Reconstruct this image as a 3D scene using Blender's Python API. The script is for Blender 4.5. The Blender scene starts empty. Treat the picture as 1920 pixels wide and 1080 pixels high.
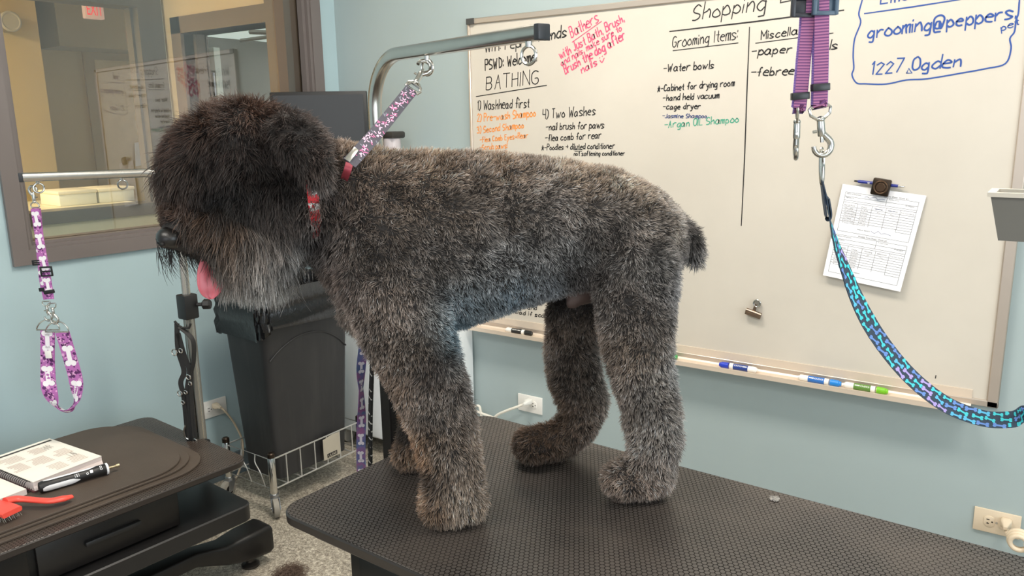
import bpy, bmesh, math, random
import numpy as np
from mathutils import Vector, Matrix, kdtree
random.seed(7); rng = np.random.default_rng(7)
scene = bpy.context.scene
COL = scene.collection
PI = math.pi

# ------------------------------------------------------------------ camera
F = 1469.0                      # focal length in pixels of the 1920 x 1080 frame
EYE = np.array([0.0, 0.0, 1.45])
_d1 = np.array([-2160., -273., F]); _d1 /= np.linalg.norm(_d1)
_d2 = np.array([1040., -327., F]); _d2 -= _d1 * (_d1 @ _d2); _d2 /= np.linalg.norm(_d2)
RW = np.stack([-_d1, _d2, np.cross(-_d1, _d2)])     # world = RW @ camera (x right, y down, z forward)
cam_data = bpy.data.cameras.new('camera')
cam_data.sensor_width = 36.0
cam_data.lens = F / 1920.0 * 36.0
cam_data.clip_start = 0.02
cam = bpy.data.objects.new('camera', cam_data)
COL.objects.link(cam)
M3 = np.stack([RW[:, 0], -RW[:, 1], -RW[:, 2]], axis=1)
mw = Matrix.Identity(4)
for i in range(3):
    for j in range(3):
        mw[i][j] = float(M3[i, j])
    mw[i][3] = float(EYE[i])
cam.matrix_world = mw
scene.camera = cam

def V(*a): return np.array(a, dtype=float)
def unit(v): v = np.asarray(v, float); return v / np.linalg.norm(v)
def ray(x, y): return RW @ np.array([x - 960., y - 540., F])
def on(x, y, p, n):             # where the sight line meets a real plane through p with normal n
    r = ray(x, y); n = np.asarray(n, float)
    return EYE + r * ((n @ (np.asarray(p, float) - EYE)) / (n @ r))
def pz(x, y, z): return on(x, y, (0, 0, z), (0, 0, 1))
YW = 2.562                      # whiteboard wall
def pY(x, y, Y=YW): return on(x, y, (0, Y, 0), (0, 1, 0))
CORNER = V(-2.72, YW, 0)
LV = unit(V(.069, .998, 0)); LN = V(LV[1], -LV[0], 0)     # left wall: along, and into the room
def pS(x, y, off=0.0): return on(x, y, CORNER + LN * off, LN)
def pL(s, z, off=0.0): return CORNER + LV * s + LN * off + V(0, 0, z)
FH = unit(V(RW[0, 2], RW[1, 2], 0)); FR = V(FH[1], -FH[0], 0); UP = V(0, 0, 1)
def pv(x, y, p): return on(x, y, p, FH)
def depth(p): return float(RW[:, 2] @ (np.asarray(p, float) - EYE))
def project(P):
    c = (np.asarray(P) - EYE) @ RW
    return np.stack([960 + F * c[..., 0] / c[..., 2], 540 + F * c[..., 1] / c[..., 2]], axis=-1)

# ------------------------------------------------------------------ materials
def lin(c):
    return tuple(((x / 255) / 12.92 if x / 255 <= .04045 else ((x / 255 + .055) / 1.055) ** 2.4) for x in c) + (1.0,)

class NT:
    def __init__(s, name):
        s.m = bpy.data.materials.new(name); s.m.use_nodes = True
        s.t = s.m.node_tree; s.b = s.t.nodes['Principled BSDF']; s.out = s.t.nodes['Material Output']
    def n(s, kind, **kw):
        nd = s.t.nodes.new(kind)
        for k, v in kw.items():
            if k.startswith('i_'): nd.inputs[k[2:].replace('_', ' ')].default_value = v
            else: setattr(nd, k, v)
        return nd
    def l(s, a, b): s.t.links.new(a, b)
    def math(s, op, a, b=None, c=None):
        nd = s.t.nodes.new('ShaderNodeMath'); nd.operation = op
        for i, v in enumerate((a, b, c)):
            if v is None: continue
            if isinstance(v, (int, float)): nd.inputs[i].default_value = v
            else: s.l(v, nd.inputs[i])
        return nd.outputs[0]
    def vmath(s, op, a, b=None):
        nd = s.t.nodes.new('ShaderNodeVectorMath'); nd.operation = op
        for i, v in enumerate((a, b)):
            if v is None: continue
            if isinstance(v, tuple): nd.inputs[i].default_value = v
            else: s.l(v, nd.inputs[i])
        return nd
    def mix(s, fac, a, b):
        nd = s.t.nodes.new('ShaderNodeMix'); nd.data_type = 'RGBA'
        for sock, v in ((nd.inputs[0], fac), (nd.inputs[6], a), (nd.inputs[7], b)):
            if isinstance(v, (int, float, tuple)): sock.default_value = v
            else: s.l(v, sock)
        return nd.outputs[2]
    def noise(s, scale, detail=4, vec=None, rough=.55):
        nd = s.n('ShaderNodeTexNoise'); nd.inputs['Scale'].default_value = scale
        nd.inputs['Detail'].default_value = detail; nd.inputs['Roughness'].default_value = rough
        if vec is None: vec = s.obj()
        s.l(vec, nd.inputs['Vector'])
        return nd.outputs[0]
    def obj(s):
        if not hasattr(s, '_o'): s._o = s.n('ShaderNodeTexCoord').outputs['Object']
        return s._o
    def ramp(s, fac, stops):
        nd = s.n('ShaderNodeValToRGB'); cr = nd.color_ramp
        while len(cr.elements) < len(stops): cr.elements.new(.5)
        for e, (p, c) in zip(cr.elements, stops):
            e.position = p; e.color = c if len(c) == 4 else lin(c)
        s.l(fac, nd.inputs[0]); return nd.outputs[0]
    def bump(s, h, strength=.3, dist=.001):
        nd = s.n('ShaderNodeBump'); nd.inputs['Strength'].default_value = strength
        nd.inputs['Distance'].default_value = dist
        s.l(h, nd.inputs['Height']); s.l(nd.outputs[0], s.b.inputs['Normal'])

MATS = {}
def mat(name, c, rough=.5, metal=0., var=.08, vs=12., bump=0., bs=300., spec=.5, emit=0., trans=0., coat=0.):
    if name in MATS: return MATS[name]
    k = NT(name); c4 = lin(c)
    k.b.inputs['Roughness'].default_value = rough; k.b.inputs['Metallic'].default_value = metal
    k.b.inputs['Specular IOR Level'].default_value = spec
    k.b.inputs['Coat Weight'].default_value = coat
    if trans: k.b.inputs['Transmission Weight'].default_value = trans
    dark = tuple(x * (1 - var) for x in c4[:3]) + (1,); light = tuple(min(1, x * (1 + var)) for x in c4[:3]) + (1,)
    k.l(k.mix(k.noise(vs), dark, light), k.b.inputs['Base Color'])
    if bump: k.bump(k.noise(bs, 3), bump)
    if emit:
        k.b.inputs['Emission Color'].default_value = c4; k.b.inputs['Emission Strength'].default_value = emit
    MATS[name] = k.m
    return k.m

chrome = mat('chrome', (215, 215, 212), .14, 1., .05)
steel = mat('brushed_steel', (188, 184, 176), .27, 1., .1, 30)
nickel = mat('nickel', (200, 198, 192), .2, 1., .08, 60)
zinc = mat('zinc_plate', (165, 168, 172), .38, 1., .1, 60)
black_plastic = mat('black_plastic', (24, 24, 25), .45)
black_satin = mat('black_satin_paint', (26, 24, 23), .42, 0, .15, 8, .08, 500)
dark_metal = mat('dark_bronze_metal', (62, 52, 44), .35, .8)
white_plastic = mat('white_plastic', (238, 236, 230), .4, 0, .03)
ivory_plastic = mat('ivory_plastic', (222, 205, 180), .4, 0, .03)
cord_white = mat('white_cord_rubber', (235, 230, 218), .5)
cord_ivory = mat('ivory_cord_rubber', (226, 208, 182), .5)
slot_dark = mat('slot_dark', (25, 20, 18), .7)
grey_rubber = mat('grey_rubber', (150, 145, 135), .6, 0, .1, 40)

# ------------------------------------------------------------------ mesh builder
ORG = {}
class MB:
    def __init__(s): s.v = []; s.f = []; s.mi = []; s.uv = []; s.n = 0
    def add(s, vs, fs, mi=0, uvs=None):
        vs = np.asarray(vs, float).reshape(-1, 3); b = s.n
        s.v.append(vs); s.n += len(vs)
        for q, f in enumerate(fs):
            s.f.append([b + int(i) for i in f]); s.mi.append(mi)
            s.uv.append(uvs[q] if uvs else None)
        return s
    def box(s, c, hx, hy, hz, axes=None, mi=0):
        A = np.eye(3) if axes is None else np.asarray(axes, float)
        c = np.asarray(c, float); vs = []
        for x in (-1, 1):
            for y in (-1, 1):
                for z in (-1, 1): vs.append(c + A[0] * hx * x + A[1] * hy * y + A[2] * hz * z)
        return s.add(vs, [(0, 1, 3, 2), (4, 6, 7, 5), (0, 4, 5, 1), (2, 3, 7, 6), (0, 2, 6, 4), (1, 5, 7, 3)], mi)
    def rbox(s, c, hx, hy, hz, r, axes=None, seg=2, mi=0):
        A = np.eye(3) if axes is None else np.asarray(axes, float)
        bm = bmesh.new(); bmesh.ops.create_cube(bm, size=2)
        for v in bm.verts: v.co = Vector((v.co.x * hx, v.co.y * hy, v.co.z * hz))
        bmesh.ops.bevel(bm, geom=list(bm.edges), offset=min(r, .98 * min(hx, hy, hz)), segments=seg, profile=.5, affect='EDGES')
        bm.verts.index_update()
        vs = [np.asarray(c, float) + A.T @ np.array(v.co) for v in bm.verts]
        fs = [[v.index for v in f.verts] for f in bm.faces]; bm.free()
        return s.add(vs, fs, mi)
    def loft(s, rings, cap0=True, cap1=True, closed=True, mi=0, loop=False):
        n = len(rings[0]); fs = []; R = len(rings)
        for k in range(R if loop else R - 1):
            a = k * n; b = ((k + 1) % R) * n
            for i in range(n if closed else n - 1):
                j = (i + 1) % n
                fs.append((a + i, a + j, b + j, b + i))
        if not loop:
            if cap0: fs.append(list(range(n))[::-1])
            if cap1: fs.append([(R - 1) * n + i for i in range(n)])
        return s.add(np.concatenate([np.asarray(r) for r in rings]), fs, mi)
    def tube(s, pts, r, n=10, closed=False, mi=0, caps=True):
        P = [np.asarray(p, float) for p in pts]; m = len(P); rings = []
        rr = r if hasattr(r, '__len__') else [r] * m
        T = []
        for i in range(m):
            a = P[(i - 1) % m] if (closed or i > 0) else P[i]
            b = P[(i + 1) % m] if (closed or i < m - 1) else P[i]
            T.append(unit(b - a))
        u = np.cross(T[0], UP)
        if np.linalg.norm(u) < .05: u = np.cross(T[0], V(1, 0, 0))
        u = unit(u)
        for i in range(m):
            u = unit(u - T[i] * (u @ T[i])); w = np.cross(T[i], u)
            rings.append([P[i] + rr[i] * (u * math.cos(2 * PI * k / n) + w * math.sin(2 * PI * k / n)) for k in range(n)])
        return s.loft(rings, caps, caps, True, mi, loop=closed)
    def sqtube(s, pts, up, h, mi=0, bev=.18):       # square-section bar swept along a path lying in a plane whose normal is 'up'
        P = [np.asarray(p, float) for p in pts]; m = len(P); rings = []; up = unit(up)
        for i in range(m):
            t = unit(P[min(i + 1, m - 1)] - P[max(i - 1, 0)]); w = unit(np.cross(t, up)); b = bev * h
            ring = []
            for (x, y) in ((h, h - b), (h - b, h), (-h + b, h), (-h, h - b), (-h, -h + b), (-h + b, -h), (h - b, -h), (h, -h + b)):
                ring.append(P[i] + w * x + up * y)
            rings.append(ring)
        return s.loft(rings, mi=mi)
    def cyl(s, p0, p1, r0, r1=None, n=20, mi=0): return s.tube([p0, p1], [r0, r0 if r1 is None else r1], n, mi=mi)
    def torus(s, c, nrm, R, r, n=28, k=8, mi=0, ux=None):
        nrm = unit(nrm); u = np.cross(nrm, UP) if ux is None else np.asarray(ux, float)
        if np.linalg.norm(u) < .05: u = V(1, 0, 0)
        u = unit(u); w = np.cross(nrm, u)
        return s.tube([np.asarray(c) + R * (u * math.cos(2 * PI * i / n) + w * math.sin(2 * PI * i / n)) for i in range(n)], r, k, True, mi)
    def sphere(s, c, rx, ry=None, rz=None, axes=None, n=14, m=10, mi=0):
        A = np.eye(3) if axes is None else np.asarray(axes, float)
        ry = rx if ry is None else ry; rz = rx if rz is None else rz; vs = [np.asarray(c) + A[2] * rz]; fs = []
        for i in range(1, m):
            th = PI * i / m
            for j in range(n):
                ph = 2 * PI * j / n
                vs.append(np.asarray(c) + A[0] * rx * math.sin(th) * math.cos(ph) + A[1] * ry * math.sin(th) * math.sin(ph) + A[2] * rz * math.cos(th))
        vs.append(np.asarray(c) - A[2] * rz); L = len(vs) - 1
        for j in range(n):
            fs.append((0, 1 + j, 1 + (j + 1) % n)); fs.append((L, 1 + (m - 2) * n + (j + 1) % n, 1 + (m - 2) * n + j))
            for i in range(m - 2):
                a = 1 + i * n; b = a + n; fs.append((a + j, b + j, b + (j + 1) % n, a + (j + 1) % n))
        return s.add(vs, fs, mi)
    def disc(s, c, u, w, ru, rw=None, n=12, mi=0):
        rw = ru if rw is None else rw
        return s.add([np.asarray(c) + u * ru * math.cos(2 * PI * k / n) + w * rw * math.sin(2 * PI * k / n) for k in range(n)], [list(range(n))], mi)
    def quad(s, a, b, c, d, mi=0): return s.add([a, b, c, d], [(0, 1, 2, 3)], mi)
    def prism(s, poly, d, mi=0):                    # flat polygon given by 3-D points, given a thickness vector d
        P = np.asarray(poly, float); return s.loft([P, P + np.asarray(d, float)], mi=mi)
    def build(s, name, mats, parent=None, smooth=40, loc=None):
        mats = mats if isinstance(mats, (list, tuple)) else [mats]
        me = bpy.data.meshes.new(name)
        vs = np.concatenate(s.v)
        if parent is not None: o0 = ORG[parent.name]
        elif loc is not None: o0 = np.asarray(loc, float)
        else: o0 = np.array([vs[:, 0].mean(), vs[:, 1].mean(), vs[:, 2].min()])
        me.from_pydata((vs - o0).tolist(), [], s.f)
        for m in mats: me.materials.append(m)
        me.polygons.foreach_set('material_index', s.mi)
        if any(u is not None for u in s.uv):
            ul = me.uv_layers.new(name='UVMap')
            for p, u in zip(me.polygons, s.uv):
                if u is not None:
                    for li, q in zip(p.loop_indices, u): ul.data[li].uv = q
        bm = bmesh.new(); bm.from_mesh(me)
        bmesh.ops.recalc_face_normals(bm, faces=bm.faces); bm.to_mesh(me); bm.free()
        if smooth:
            me.polygons.foreach_set('use_smooth', [True] * len(me.polygons))
            me.set_sharp_from_angle(angle=math.radians(smooth))
        me.update()
        o = bpy.data.objects.new(name, me); COL.objects.link(o)
        if parent is not None: o.parent = parent
        else: o.location = o0
        ORG[o.name] = o0
        return o

def tag(o, label=None, cat=None, group=None, kind=None):
    if label: o['label'] = label
    if cat: o['category'] = cat
    if group: o['group'] = group
    if kind: o['kind'] = kind
    return o
def thing(name, loc, label, cat, group=None):
    o = bpy.data.objects.new(name, None); COL.objects.link(o)
    o.location = loc; o.empty_display_size = .05; ORG[o.name] = np.asarray(loc, float)
    return tag(o, label, cat, group)
def struct(name, mb, m, label=None, cat=None, **kw):
    return tag(mb.build(name, m, **kw), label, cat, None, 'structure')

def catmull(P, k=6):
    P = [np.asarray(p, float) for p in P]
    if len(P) < 3: return P
    Q = [2 * P[0] - P[1]] + P + [2 * P[-1] - P[-2]]; out = []
    for i in range(1, len(Q) - 2):
        a, b, c, d = Q[i - 1:i + 3]
        for j in range(k):
            t = j / k
            out.append(.5 * (2 * b + (c - a) * t + (2 * a - 5 * b + 4 * c - d) * t * t + (3 * b - a - 3 * c + d) * t ** 3))
    out.append(P[-1]); return out

def rr_outline(hx, hy, r, seg=8):
    rs = r if hasattr(r, '__len__') else [r] * 4; out = []
    for q, (sx, sy) in enumerate(((1, 1), (-1, 1), (-1, -1), (1, -1))):
        for k in range(seg + 1):
            a = PI / 2 * q + PI / 2 * k / seg
            out.append((sx * (hx - rs[q]) + rs[q] * math.cos(a), sy * (hy - rs[q]) + rs[q] * math.sin(a)))
    return out
def rr_slab(mb, c, u, v, hx, hy, r, levels, mi=0, seg=8, up=UP):
    """rounded-corner slab; levels = [(height, inset)]"""
    rings = []
    for z, ins in levels:
        rs = [max(q - ins, .002) for q in (r if hasattr(r, '__len__') else [r] * 4)]
        rings.append([np.asarray(c) + u * x + v * y + up * z for x, y in rr_outline(hx - ins, hy - ins, rs, seg)])
    return mb.loft(rings, mi=mi)

class Ribbon:
    """a flat webbing strap along a path; at(u, v, side) gives a point on its face (u metres along, v -0.5..0.5 across)"""
    def __init__(s, pts, wd, width, thick=.0016, k=8, smooth=True):
        s.P = catmull(pts, k) if smooth else [np.asarray(p, float) for p in pts]
        n = len(s.P); m = len(pts)
        W = [np.asarray(w, float) for w in wd] if hasattr(wd[0], '__len__') else [np.asarray(wd, float)] * m
        s.W = []
        for i in range(n):
            x = i / (n - 1) * (m - 1); a = int(min(x, m - 2)); t = x - a
            s.W.append(W[a] * (1 - t) + W[a + 1] * t)
        s.T = [unit(s.P[min(i + 1, n - 1)] - s.P[max(i - 1, 0)]) for i in range(n)]
        s.W = [unit(w - t * (w @ t)) for w, t in zip(s.W, s.T)]
        s.N = [np.cross(t, w) for w, t in zip(s.W, s.T)]
        s.L = np.concatenate([[0], np.cumsum([np.linalg.norm(s.P[i + 1] - s.P[i]) for i in range(n - 1)])])
        s.w = width; s.t = thick
    def mesh(s, mb, mi=0):
        h, t = s.w / 2, s.t / 2; n = len(s.P)
        vs = []; fs = []; uv = []
        for p, w, nn in zip(s.P, s.W, s.N):
            vs += [p - w * h - nn * t, p + w * h - nn * t, p + w * h + nn * t, p - w * h + nn * t]
        vv = (0, 1, 1, 0)
        for i in range(n - 1):
            for q in range(4):
                r = (q + 1) % 4; fs.append((i * 4 + q, i * 4 + r, i * 4 + 4 + r, i * 4 + 4 + q))
                uv.append(((s.L[i], vv[q]), (s.L[i], vv[r]), (s.L[i + 1], vv[r]), (s.L[i + 1], vv[q])))
        fs += [(3, 2, 1, 0), tuple((n - 1) * 4 + q for q in range(4))]; uv += [None, None]
        mb.add(vs, fs, mi, uv); return mb
    def at(s, u, v, side=1, lift=.0004):
        u = min(max(u, 0), s.L[-1]); i = int(min(np.searchsorted(s.L, u, 'right') - 1, len(s.P) - 2)); t = (u - s.L[i]) / max(s.L[i + 1] - s.L[i], 1e-9)
        p = s.P[i] * (1 - t) + s.P[i + 1] * t; w = s.W[i] * (1 - t) + s.W[i + 1] * t; nn = s.N[i] * (1 - t) + s.N[i + 1] * t
        return p + w * v * s.w + nn * side * (s.t / 2 + lift)
    def decal(s, mb, poly, u0, v0, size, rot, mi, lift=.0004, sides=(1, -1)):   # poly in unit coords, size in metres
        c, q = math.cos(rot), math.sin(rot)
        for sd in sides:
            pts = []
            for x, y in poly:
                X = u0 + size * (x * c - y * q); Yv = v0 + size * (x * q + y * c) / s.w
                pts.append(s.at(X, max(-.5, min(.5, Yv)), sd, lift))
            mb.add(pts, [list(range(len(pts)))], mi)
def circ(cx, cy, r, n=9): return [(cx + r * math.cos(2 * PI * k / n), cy + r * math.sin(2 * PI * k / n)) for k in range(n)]
BONE = [[(-.36, -.11), (.36, -.11), (.36, .11), (-.36, .11)]] + [circ(sx * .38, sy * .13, .15) for sx in (-1, 1) for sy in (-1, 1)]
PAW = [circ(-.1, 0, .27)] + [circ(.2, -.34, .13), circ(.36, -.12, .13), circ(.36, .12, .13), circ(.2, .34, .13)]

_txt = {}
def text_geo(s):
    """built-in typeface -> (vertices n x 2 with cap height about 0.7, faces)"""
    if s in _txt: return _txt[s]
    cu = bpy.data.curves.new('t', 'FONT'); cu.body = s; cu.resolution_u = 2
    o = bpy.data.objects.new('t', cu); COL.objects.link(o)
    dg = bpy.context.evaluated_depsgraph_get(); me = bpy.data.meshes.new_from_object(o.evaluated_get(dg))
    vs = np.array([v.co[:2] for v in me.vertices]).reshape(-1, 2); fs = [list(p.vertices) for p in me.polygons]
    bpy.data.objects.remove(o); bpy.data.curves.remove(cu); bpy.data.meshes.remove(me)
    _txt[s] = (vs, fs); return _txt[s]
def put_text(mb, s, fn, x0, y0, size, width=None, mi=0):
    """fn(x, y) maps flat coordinates to 3-D; size = letter height; width squeezes the line to fit"""
    vs, fs = text_geo(s)
    if not len(vs): return
    kx = size / .7 if width is None else width / max(vs[:, 0].max(), 1e-6)
    mb.add([fn(x0 + x * kx, y0 + y * size / .7) for x, y in vs], fs, mi)

# ------------------------------------------------------------------ room shell
def wall_mat(name, c, v=.05):
    return mat(name, c, .62, 0, v, 3, .05, 180, .3)
m_wall = wall_mat('pale_blue_grey_paint', (168, 190, 195))
m_wallR = wall_mat('blue_grey_paint', (166, 180, 181))
m_hall = wall_mat('warm_beige_paint', (222, 196, 146))
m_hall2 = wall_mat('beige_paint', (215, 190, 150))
m_grey = wall_mat('grey_paint', (128, 122, 114))
m_ceil = mat('ceiling_tile', (225, 222, 214), .8, 0, .05, 40)
m_frame = mat('taupe_frame_paint', (112, 104, 101), .38, 0, .05, 6)
m_frame2 = mat('brown_frame_paint', (112, 95, 80), .4, 0, .05, 6)

k = NT('speckled_sheet_floor')
n1 = k.noise(95, 2); n2 = k.noise(260, 1)
c1 = k.ramp(n1, [(.36, (96, 88, 78)), (.47, (158, 149, 134)), (.58, (176, 167, 150)), (.66, (226, 219, 202))])
c2 = k.ramp(n2, [(.35, (110, 102, 92)), (.5, (165, 156, 141)), (.66, (214, 207, 192))])
k.l(k.mix(.5, c1, c2), k.b.inputs['Base Color']); k.b.inputs['Roughness'].default_value = .5
m_floor = k.m

struct('floor', MB().box((-.6, 0.3, -.03), 6.2, 4.2, .03), m_floor, smooth=0)
struct('ceiling', MB().box((.0, -.2, 2.83), 3.6, 3.2, .03), m_ceil, smooth=0)
struct('wall_back', MB().box((.13, YW + .05, 1.4), 2.86, .05, 1.4), m_wallR, smooth=0)
struct('wall_right', MB().box((3.0, -.3, 1.4), .05, 2.9, 1.4), m_wallR, smooth=0)
# left wall with the observation window cut out of it
ws0, ws1, wz0, wz1 = -1.36, -.14, 1.062, 2.16
mb = MB(); LA = [LV, LN, UP]
def lbox(mb, s0, s1, z0, z1, o0, o1, mi=0):
    return mb.box(pL((s0 + s1) / 2, (z0 + z1) / 2, (o0 + o1) / 2), (s1 - s0) / 2, abs(o1 - o0) / 2, (z1 - z0) / 2, LA, mi)
lbox(mb, -4.6, ws0, 0, 2.8, -.12, 0); lbox(mb, ws1, 0.0, 0, 2.8, -.12, 0)
lbox(mb, ws0, ws1, 0, wz0, -.12, 0); lbox(mb, ws0, ws1, wz1, 2.8, -.12, 0)
struct('wall_left', mb, m_wall, smooth=0)
# cove base
struct('baseboard_back', MB().box((.1, YW - .008, .05), 2.8, .008, .05), mat('grey_cove_base', (96, 108, 114), .5), smooth=0)
struct('baseboard_left', lbox(MB(), -4.5, -.02, 0, .1, .0, .012), mat('grey_cove_base', (96, 108, 114)), smooth=0)

# observation window: painted frame with mitred face and one sheet of glass
mb = MB()
fo = .05
def frame_ring(mb, s0, s1, z0, z1, w, o0, o1):
    lbox(mb, s0 - w, s0, z0 - w, z1 + w, o0, o1); lbox(mb, s1, s1 + w, z0 - w, z1 + w, o0, o1)
    lbox(mb, s0, s1, z0 - w, z0, o0, o1); lbox(mb, s0, s1, z1, z1 + w, o0, o1)
frame_ring(mb, ws0, ws1, wz0, wz1, fo, -.002, .016)
frame_ring(mb, ws0 + .012, ws1 - .012, wz0 + .012, wz1 - .012, .014, -.12, .008)
frame_ring(mb, ws0 + .026, ws1 - .026, wz0 + .022, wz1 - .026, .014, -.045, -.012)
frame_ring(mb, ws0 + .026, ws1 - .026, wz0 + .022, wz1 - .026, .014, -.12, -.062)
win = struct('window_1', mb, m_frame, 'taupe framed observation window in the pale blue left wall', smooth=30)
k = NT('window_glass')
tr = k.n('ShaderNodeBsdfTransparent'); tr.inputs[0].default_value = (.93, .95, .93, 1)
gl = k.n('ShaderNodeBsdfGlossy'); gl.inputs['Roughness'].default_value = .004
fr = k.n('ShaderNodeFresnel'); fr.inputs[0].default_value = 1.5
fac = k.math('MINIMUM', k.math('MULTIPLY', fr.outputs[0], 3.6), .9)
mx = k.n('ShaderNodeMixShader'); k.l(fac, mx.inputs[0]); k.l(tr.outputs[0], mx.inputs[1]); k.l(gl.outputs[0], mx.inputs[2])
k.l(mx.outputs[0], k.out.inputs[0]); m_glass = k.m
mb = MB(); mb.quad(pL(ws0 + .02, wz0 + .02, -.053), pL(ws1 - .02, wz0 + .02, -.053), pL(ws1 - .02, wz1 - .02, -.053), pL(ws0 + .02, wz1 - .02, -.053))
mb.build('window_glass', m_glass, win, 0)

# the vestibule and hall on the other side of the glass
OI = -.88
def sz(px, py, off):
    p = pS(px, py, off); return float((p - CORNER - LN * off) @ LV), float(p[2])
s_in, z_top = sz(256, 14, OI); s_out = sz(307, 100, OI)[0]; s_in2 = sz(270, 200, OI)[0]; s_in = (s_in + s_in2) / 2
z_b1 = (sz(52, 397, OI)[1] + sz(283, 382, OI)[1]) / 2; z_b0 = (sz(52, 421, OI)[1] + sz(277, 405, OI)[1]) / 2
mb = MB()
lbox(mb, -3.4, s_out + .02, 0, z_b0 + .01, OI - .1, OI); lbox(mb, -3.4, s_out, z_top + .06, 2.7, OI - .1, OI)
lbox(mb, s_out - .015, -.2, 0, 2.7, OI - .1, OI)
struct('wall_vestibule', mb, mat('cream_paint', (214, 208, 182), .6), smooth=0)
mb = MB()
lbox(mb, s_in, s_out, z_b0, z_top + .08, OI - .11, OI + .02); lbox(mb, -3.4, s_in, z_b0, z_b1, OI - .11, OI + .02)
lbox(mb, -3.4, s_in, z_top, z_top + .08, OI - .11, OI + .02)
lbox(mb, s_in - .012, s_in, z_b1, z_top, OI - .07, OI - .03)
w2 = struct('window_2', mb, mat('dark_grey_frame_paint', (92, 88, 82), .4), 'inner window frame seen through the glass, grey mullion and low bar', smooth=30)
YP = 2.3
xl, xr = pY(346, 90, YP)[0], pY(531, 60, YP)[0]; zt = (pY(346, 68, YP)[2] + pY(528, 32, YP)[2]) / 2
XL = -3.66; XR = -2.79; xr = min(xr, XR - .025)
mb = MB(); bx = lambda a, b, y0, y1, z0, z1: mb.box(((a + b) / 2, (y0 + y1) / 2, (z0 + z1) / 2), (b - a) / 2, (y1 - y0) / 2, (z1 - z0) / 2)
bx(XL, xl, YP, YP + .12, 0, 2.7); bx(xl, XR + .0, YP, YP + .12, zt, 2.7); bx(xr, XR, YP, YP + .12, 0, zt)
struct('wall_doorway', mb, m_hall2, smooth=0)
mb = MB(); w = .075
bx(xl - w, xl, YP - .015, YP + .13, 0, zt + w); bx(xl - w, XR - .01, YP - .015, YP + .13, zt, zt + w); bx(xr, XR - .01, YP - .015, YP + .13, 0, zt)
bx(xl, xl + .02, YP + .05, YP + .1, 0, zt); bx(XR - .06, XR + .0012, YP - .0145, 2.6, 0, 2.699)
d1 = struct('door_1', mb, m_frame2, 'brown door frame beyond the observation window', smooth=30)
# door leaf stands open into the grey room, its pale edge and latch plate towards us
YD = 2.47
xa, xb = pY(385, 100, YD)[0], pY(401, 100, YD)[0]
mb = MB(); bx(xa, xb, YD, YD + .035, 0.02, zt - .05)
lf = mb.build('door_leaf', mat('pale_door_edge', (206, 212, 204), .5), d1, 0)
mb = MB(); q0 = pY(380, 138, YD - .004); q1 = pY(406, 180, YD - .004)
mb.box(((q0[0] + q1[0]) / 2, YD - .006, (q0[2] + q1[2]) / 2), (q1[0] - q0[0]) / 2, .005, (q0[2] - q1[2]) / 2)
mb.build('latch_plate', nickel, lf, 0)
mb = MB()
mb.tube([pY(452, 76, 2.5), pY(528, 66, 2.46)], .009, 6); mb.tube([pY(470, 60, 2.5), pY(528, 62, 2.46)], .012, 6)
c0 = pY(530, 64, 2.46); mb.box(c0, .016, .03, .022)
mb.build('door_closer', mat('closer_metal', (120, 116, 108), .4, .6), d1, 30)
# grey room behind that doorway
ZR = sz(467, 77, OI - .04)[1]
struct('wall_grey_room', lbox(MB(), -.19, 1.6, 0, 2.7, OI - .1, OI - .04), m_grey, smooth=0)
struct('ceiling_grey_room', MB().box((-3.18, 3.3, ZR + .03), .42, .86, .03), mat('glowing_ceiling', (226, 240, 232), .7, emit=.55), smooth=0)  # brightness is a glow put into the ceiling surface, not a lamp
# hall beyond the inner window
OH = -2.7
mb = MB(); lbox(mb, -4.2, 1.0, 0, 2.75, OH - .06, OH); struct('wall_hall', mb, m_hall, smooth=0)
mb = MB(); a = sz(78, 100, OH + .5)[0]; lbox(mb, -4.2, a, 0, 2.7, OH - .02, OH + .5); struct('wall_hall_pier', mb, wall_mat('golden_beige_paint', (224, 196, 140)), smooth=0)
mb = MB(); lbox(mb, -4.4, 1.2, 2.62, 2.68, OH, -.13); struct('ceiling_hall', mb, mat('hall_ceiling_paint', (196, 184, 156), .7), smooth=0)
a, za = sz(112, 86, OH + .3)
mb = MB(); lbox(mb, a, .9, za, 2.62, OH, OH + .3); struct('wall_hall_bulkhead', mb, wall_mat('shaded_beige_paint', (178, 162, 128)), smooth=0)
a, z1_ = sz(176, 112, OH + .012); b = sz(262, 100, OH + .012)[0]
mb = MB(); lbox(mb, a, b, 0, z1_, OH, OH + .014); d2 = struct('door_2', mb, mat('pale_gold_door', (236, 212, 160), .5), 'pale door in the far hall wall behind the glass')
mb = MB(); lbox(mb, a - .07, a, 0, z1_ + .07, OH, OH + .02); lbox(mb, a, b, z1_, z1_ + .07, OH, OH + .02)
mb.build('door_frame', wall_mat('tan_trim_paint', (196, 170, 126)), d2, 30)
# exit sign hung from the hall ceiling
e0 = pS(174, 18, OH + .55)
t = thing('exit_sign', e0, 'red lettered exit sign hanging from the hall ceiling behind the glass', 'exit sign')
A, B = pS(157, 7, OH + .55), pS(191, 0, OH + .55); ex = unit(B - A); wd = np.linalg.norm(B - A); hh = .11
mb = MB(); mb.rbox(e0, wd / 2, .02, hh / 2, .006, [LV, LN, UP]); mb.build('sign_box', mat('sign_face', (236, 196, 176), .5, emit=.3), t)
mb = MB(); put_text(mb, 'EXIT', lambda x, y: e0 + LN * .021 + LV * x + UP * y, -wd * .42, -.035, .07, wd * .84)
mb.build('sign_lettering', mat('exit_red', (226, 40, 44), .5, emit=1.0), t, 0)
mb = MB(); mb.cyl(e0 + UP * hh / 2, V(e0[0], e0[1], 2.63), .012); mb.build('hanger_rod', white_plastic, t)
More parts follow.
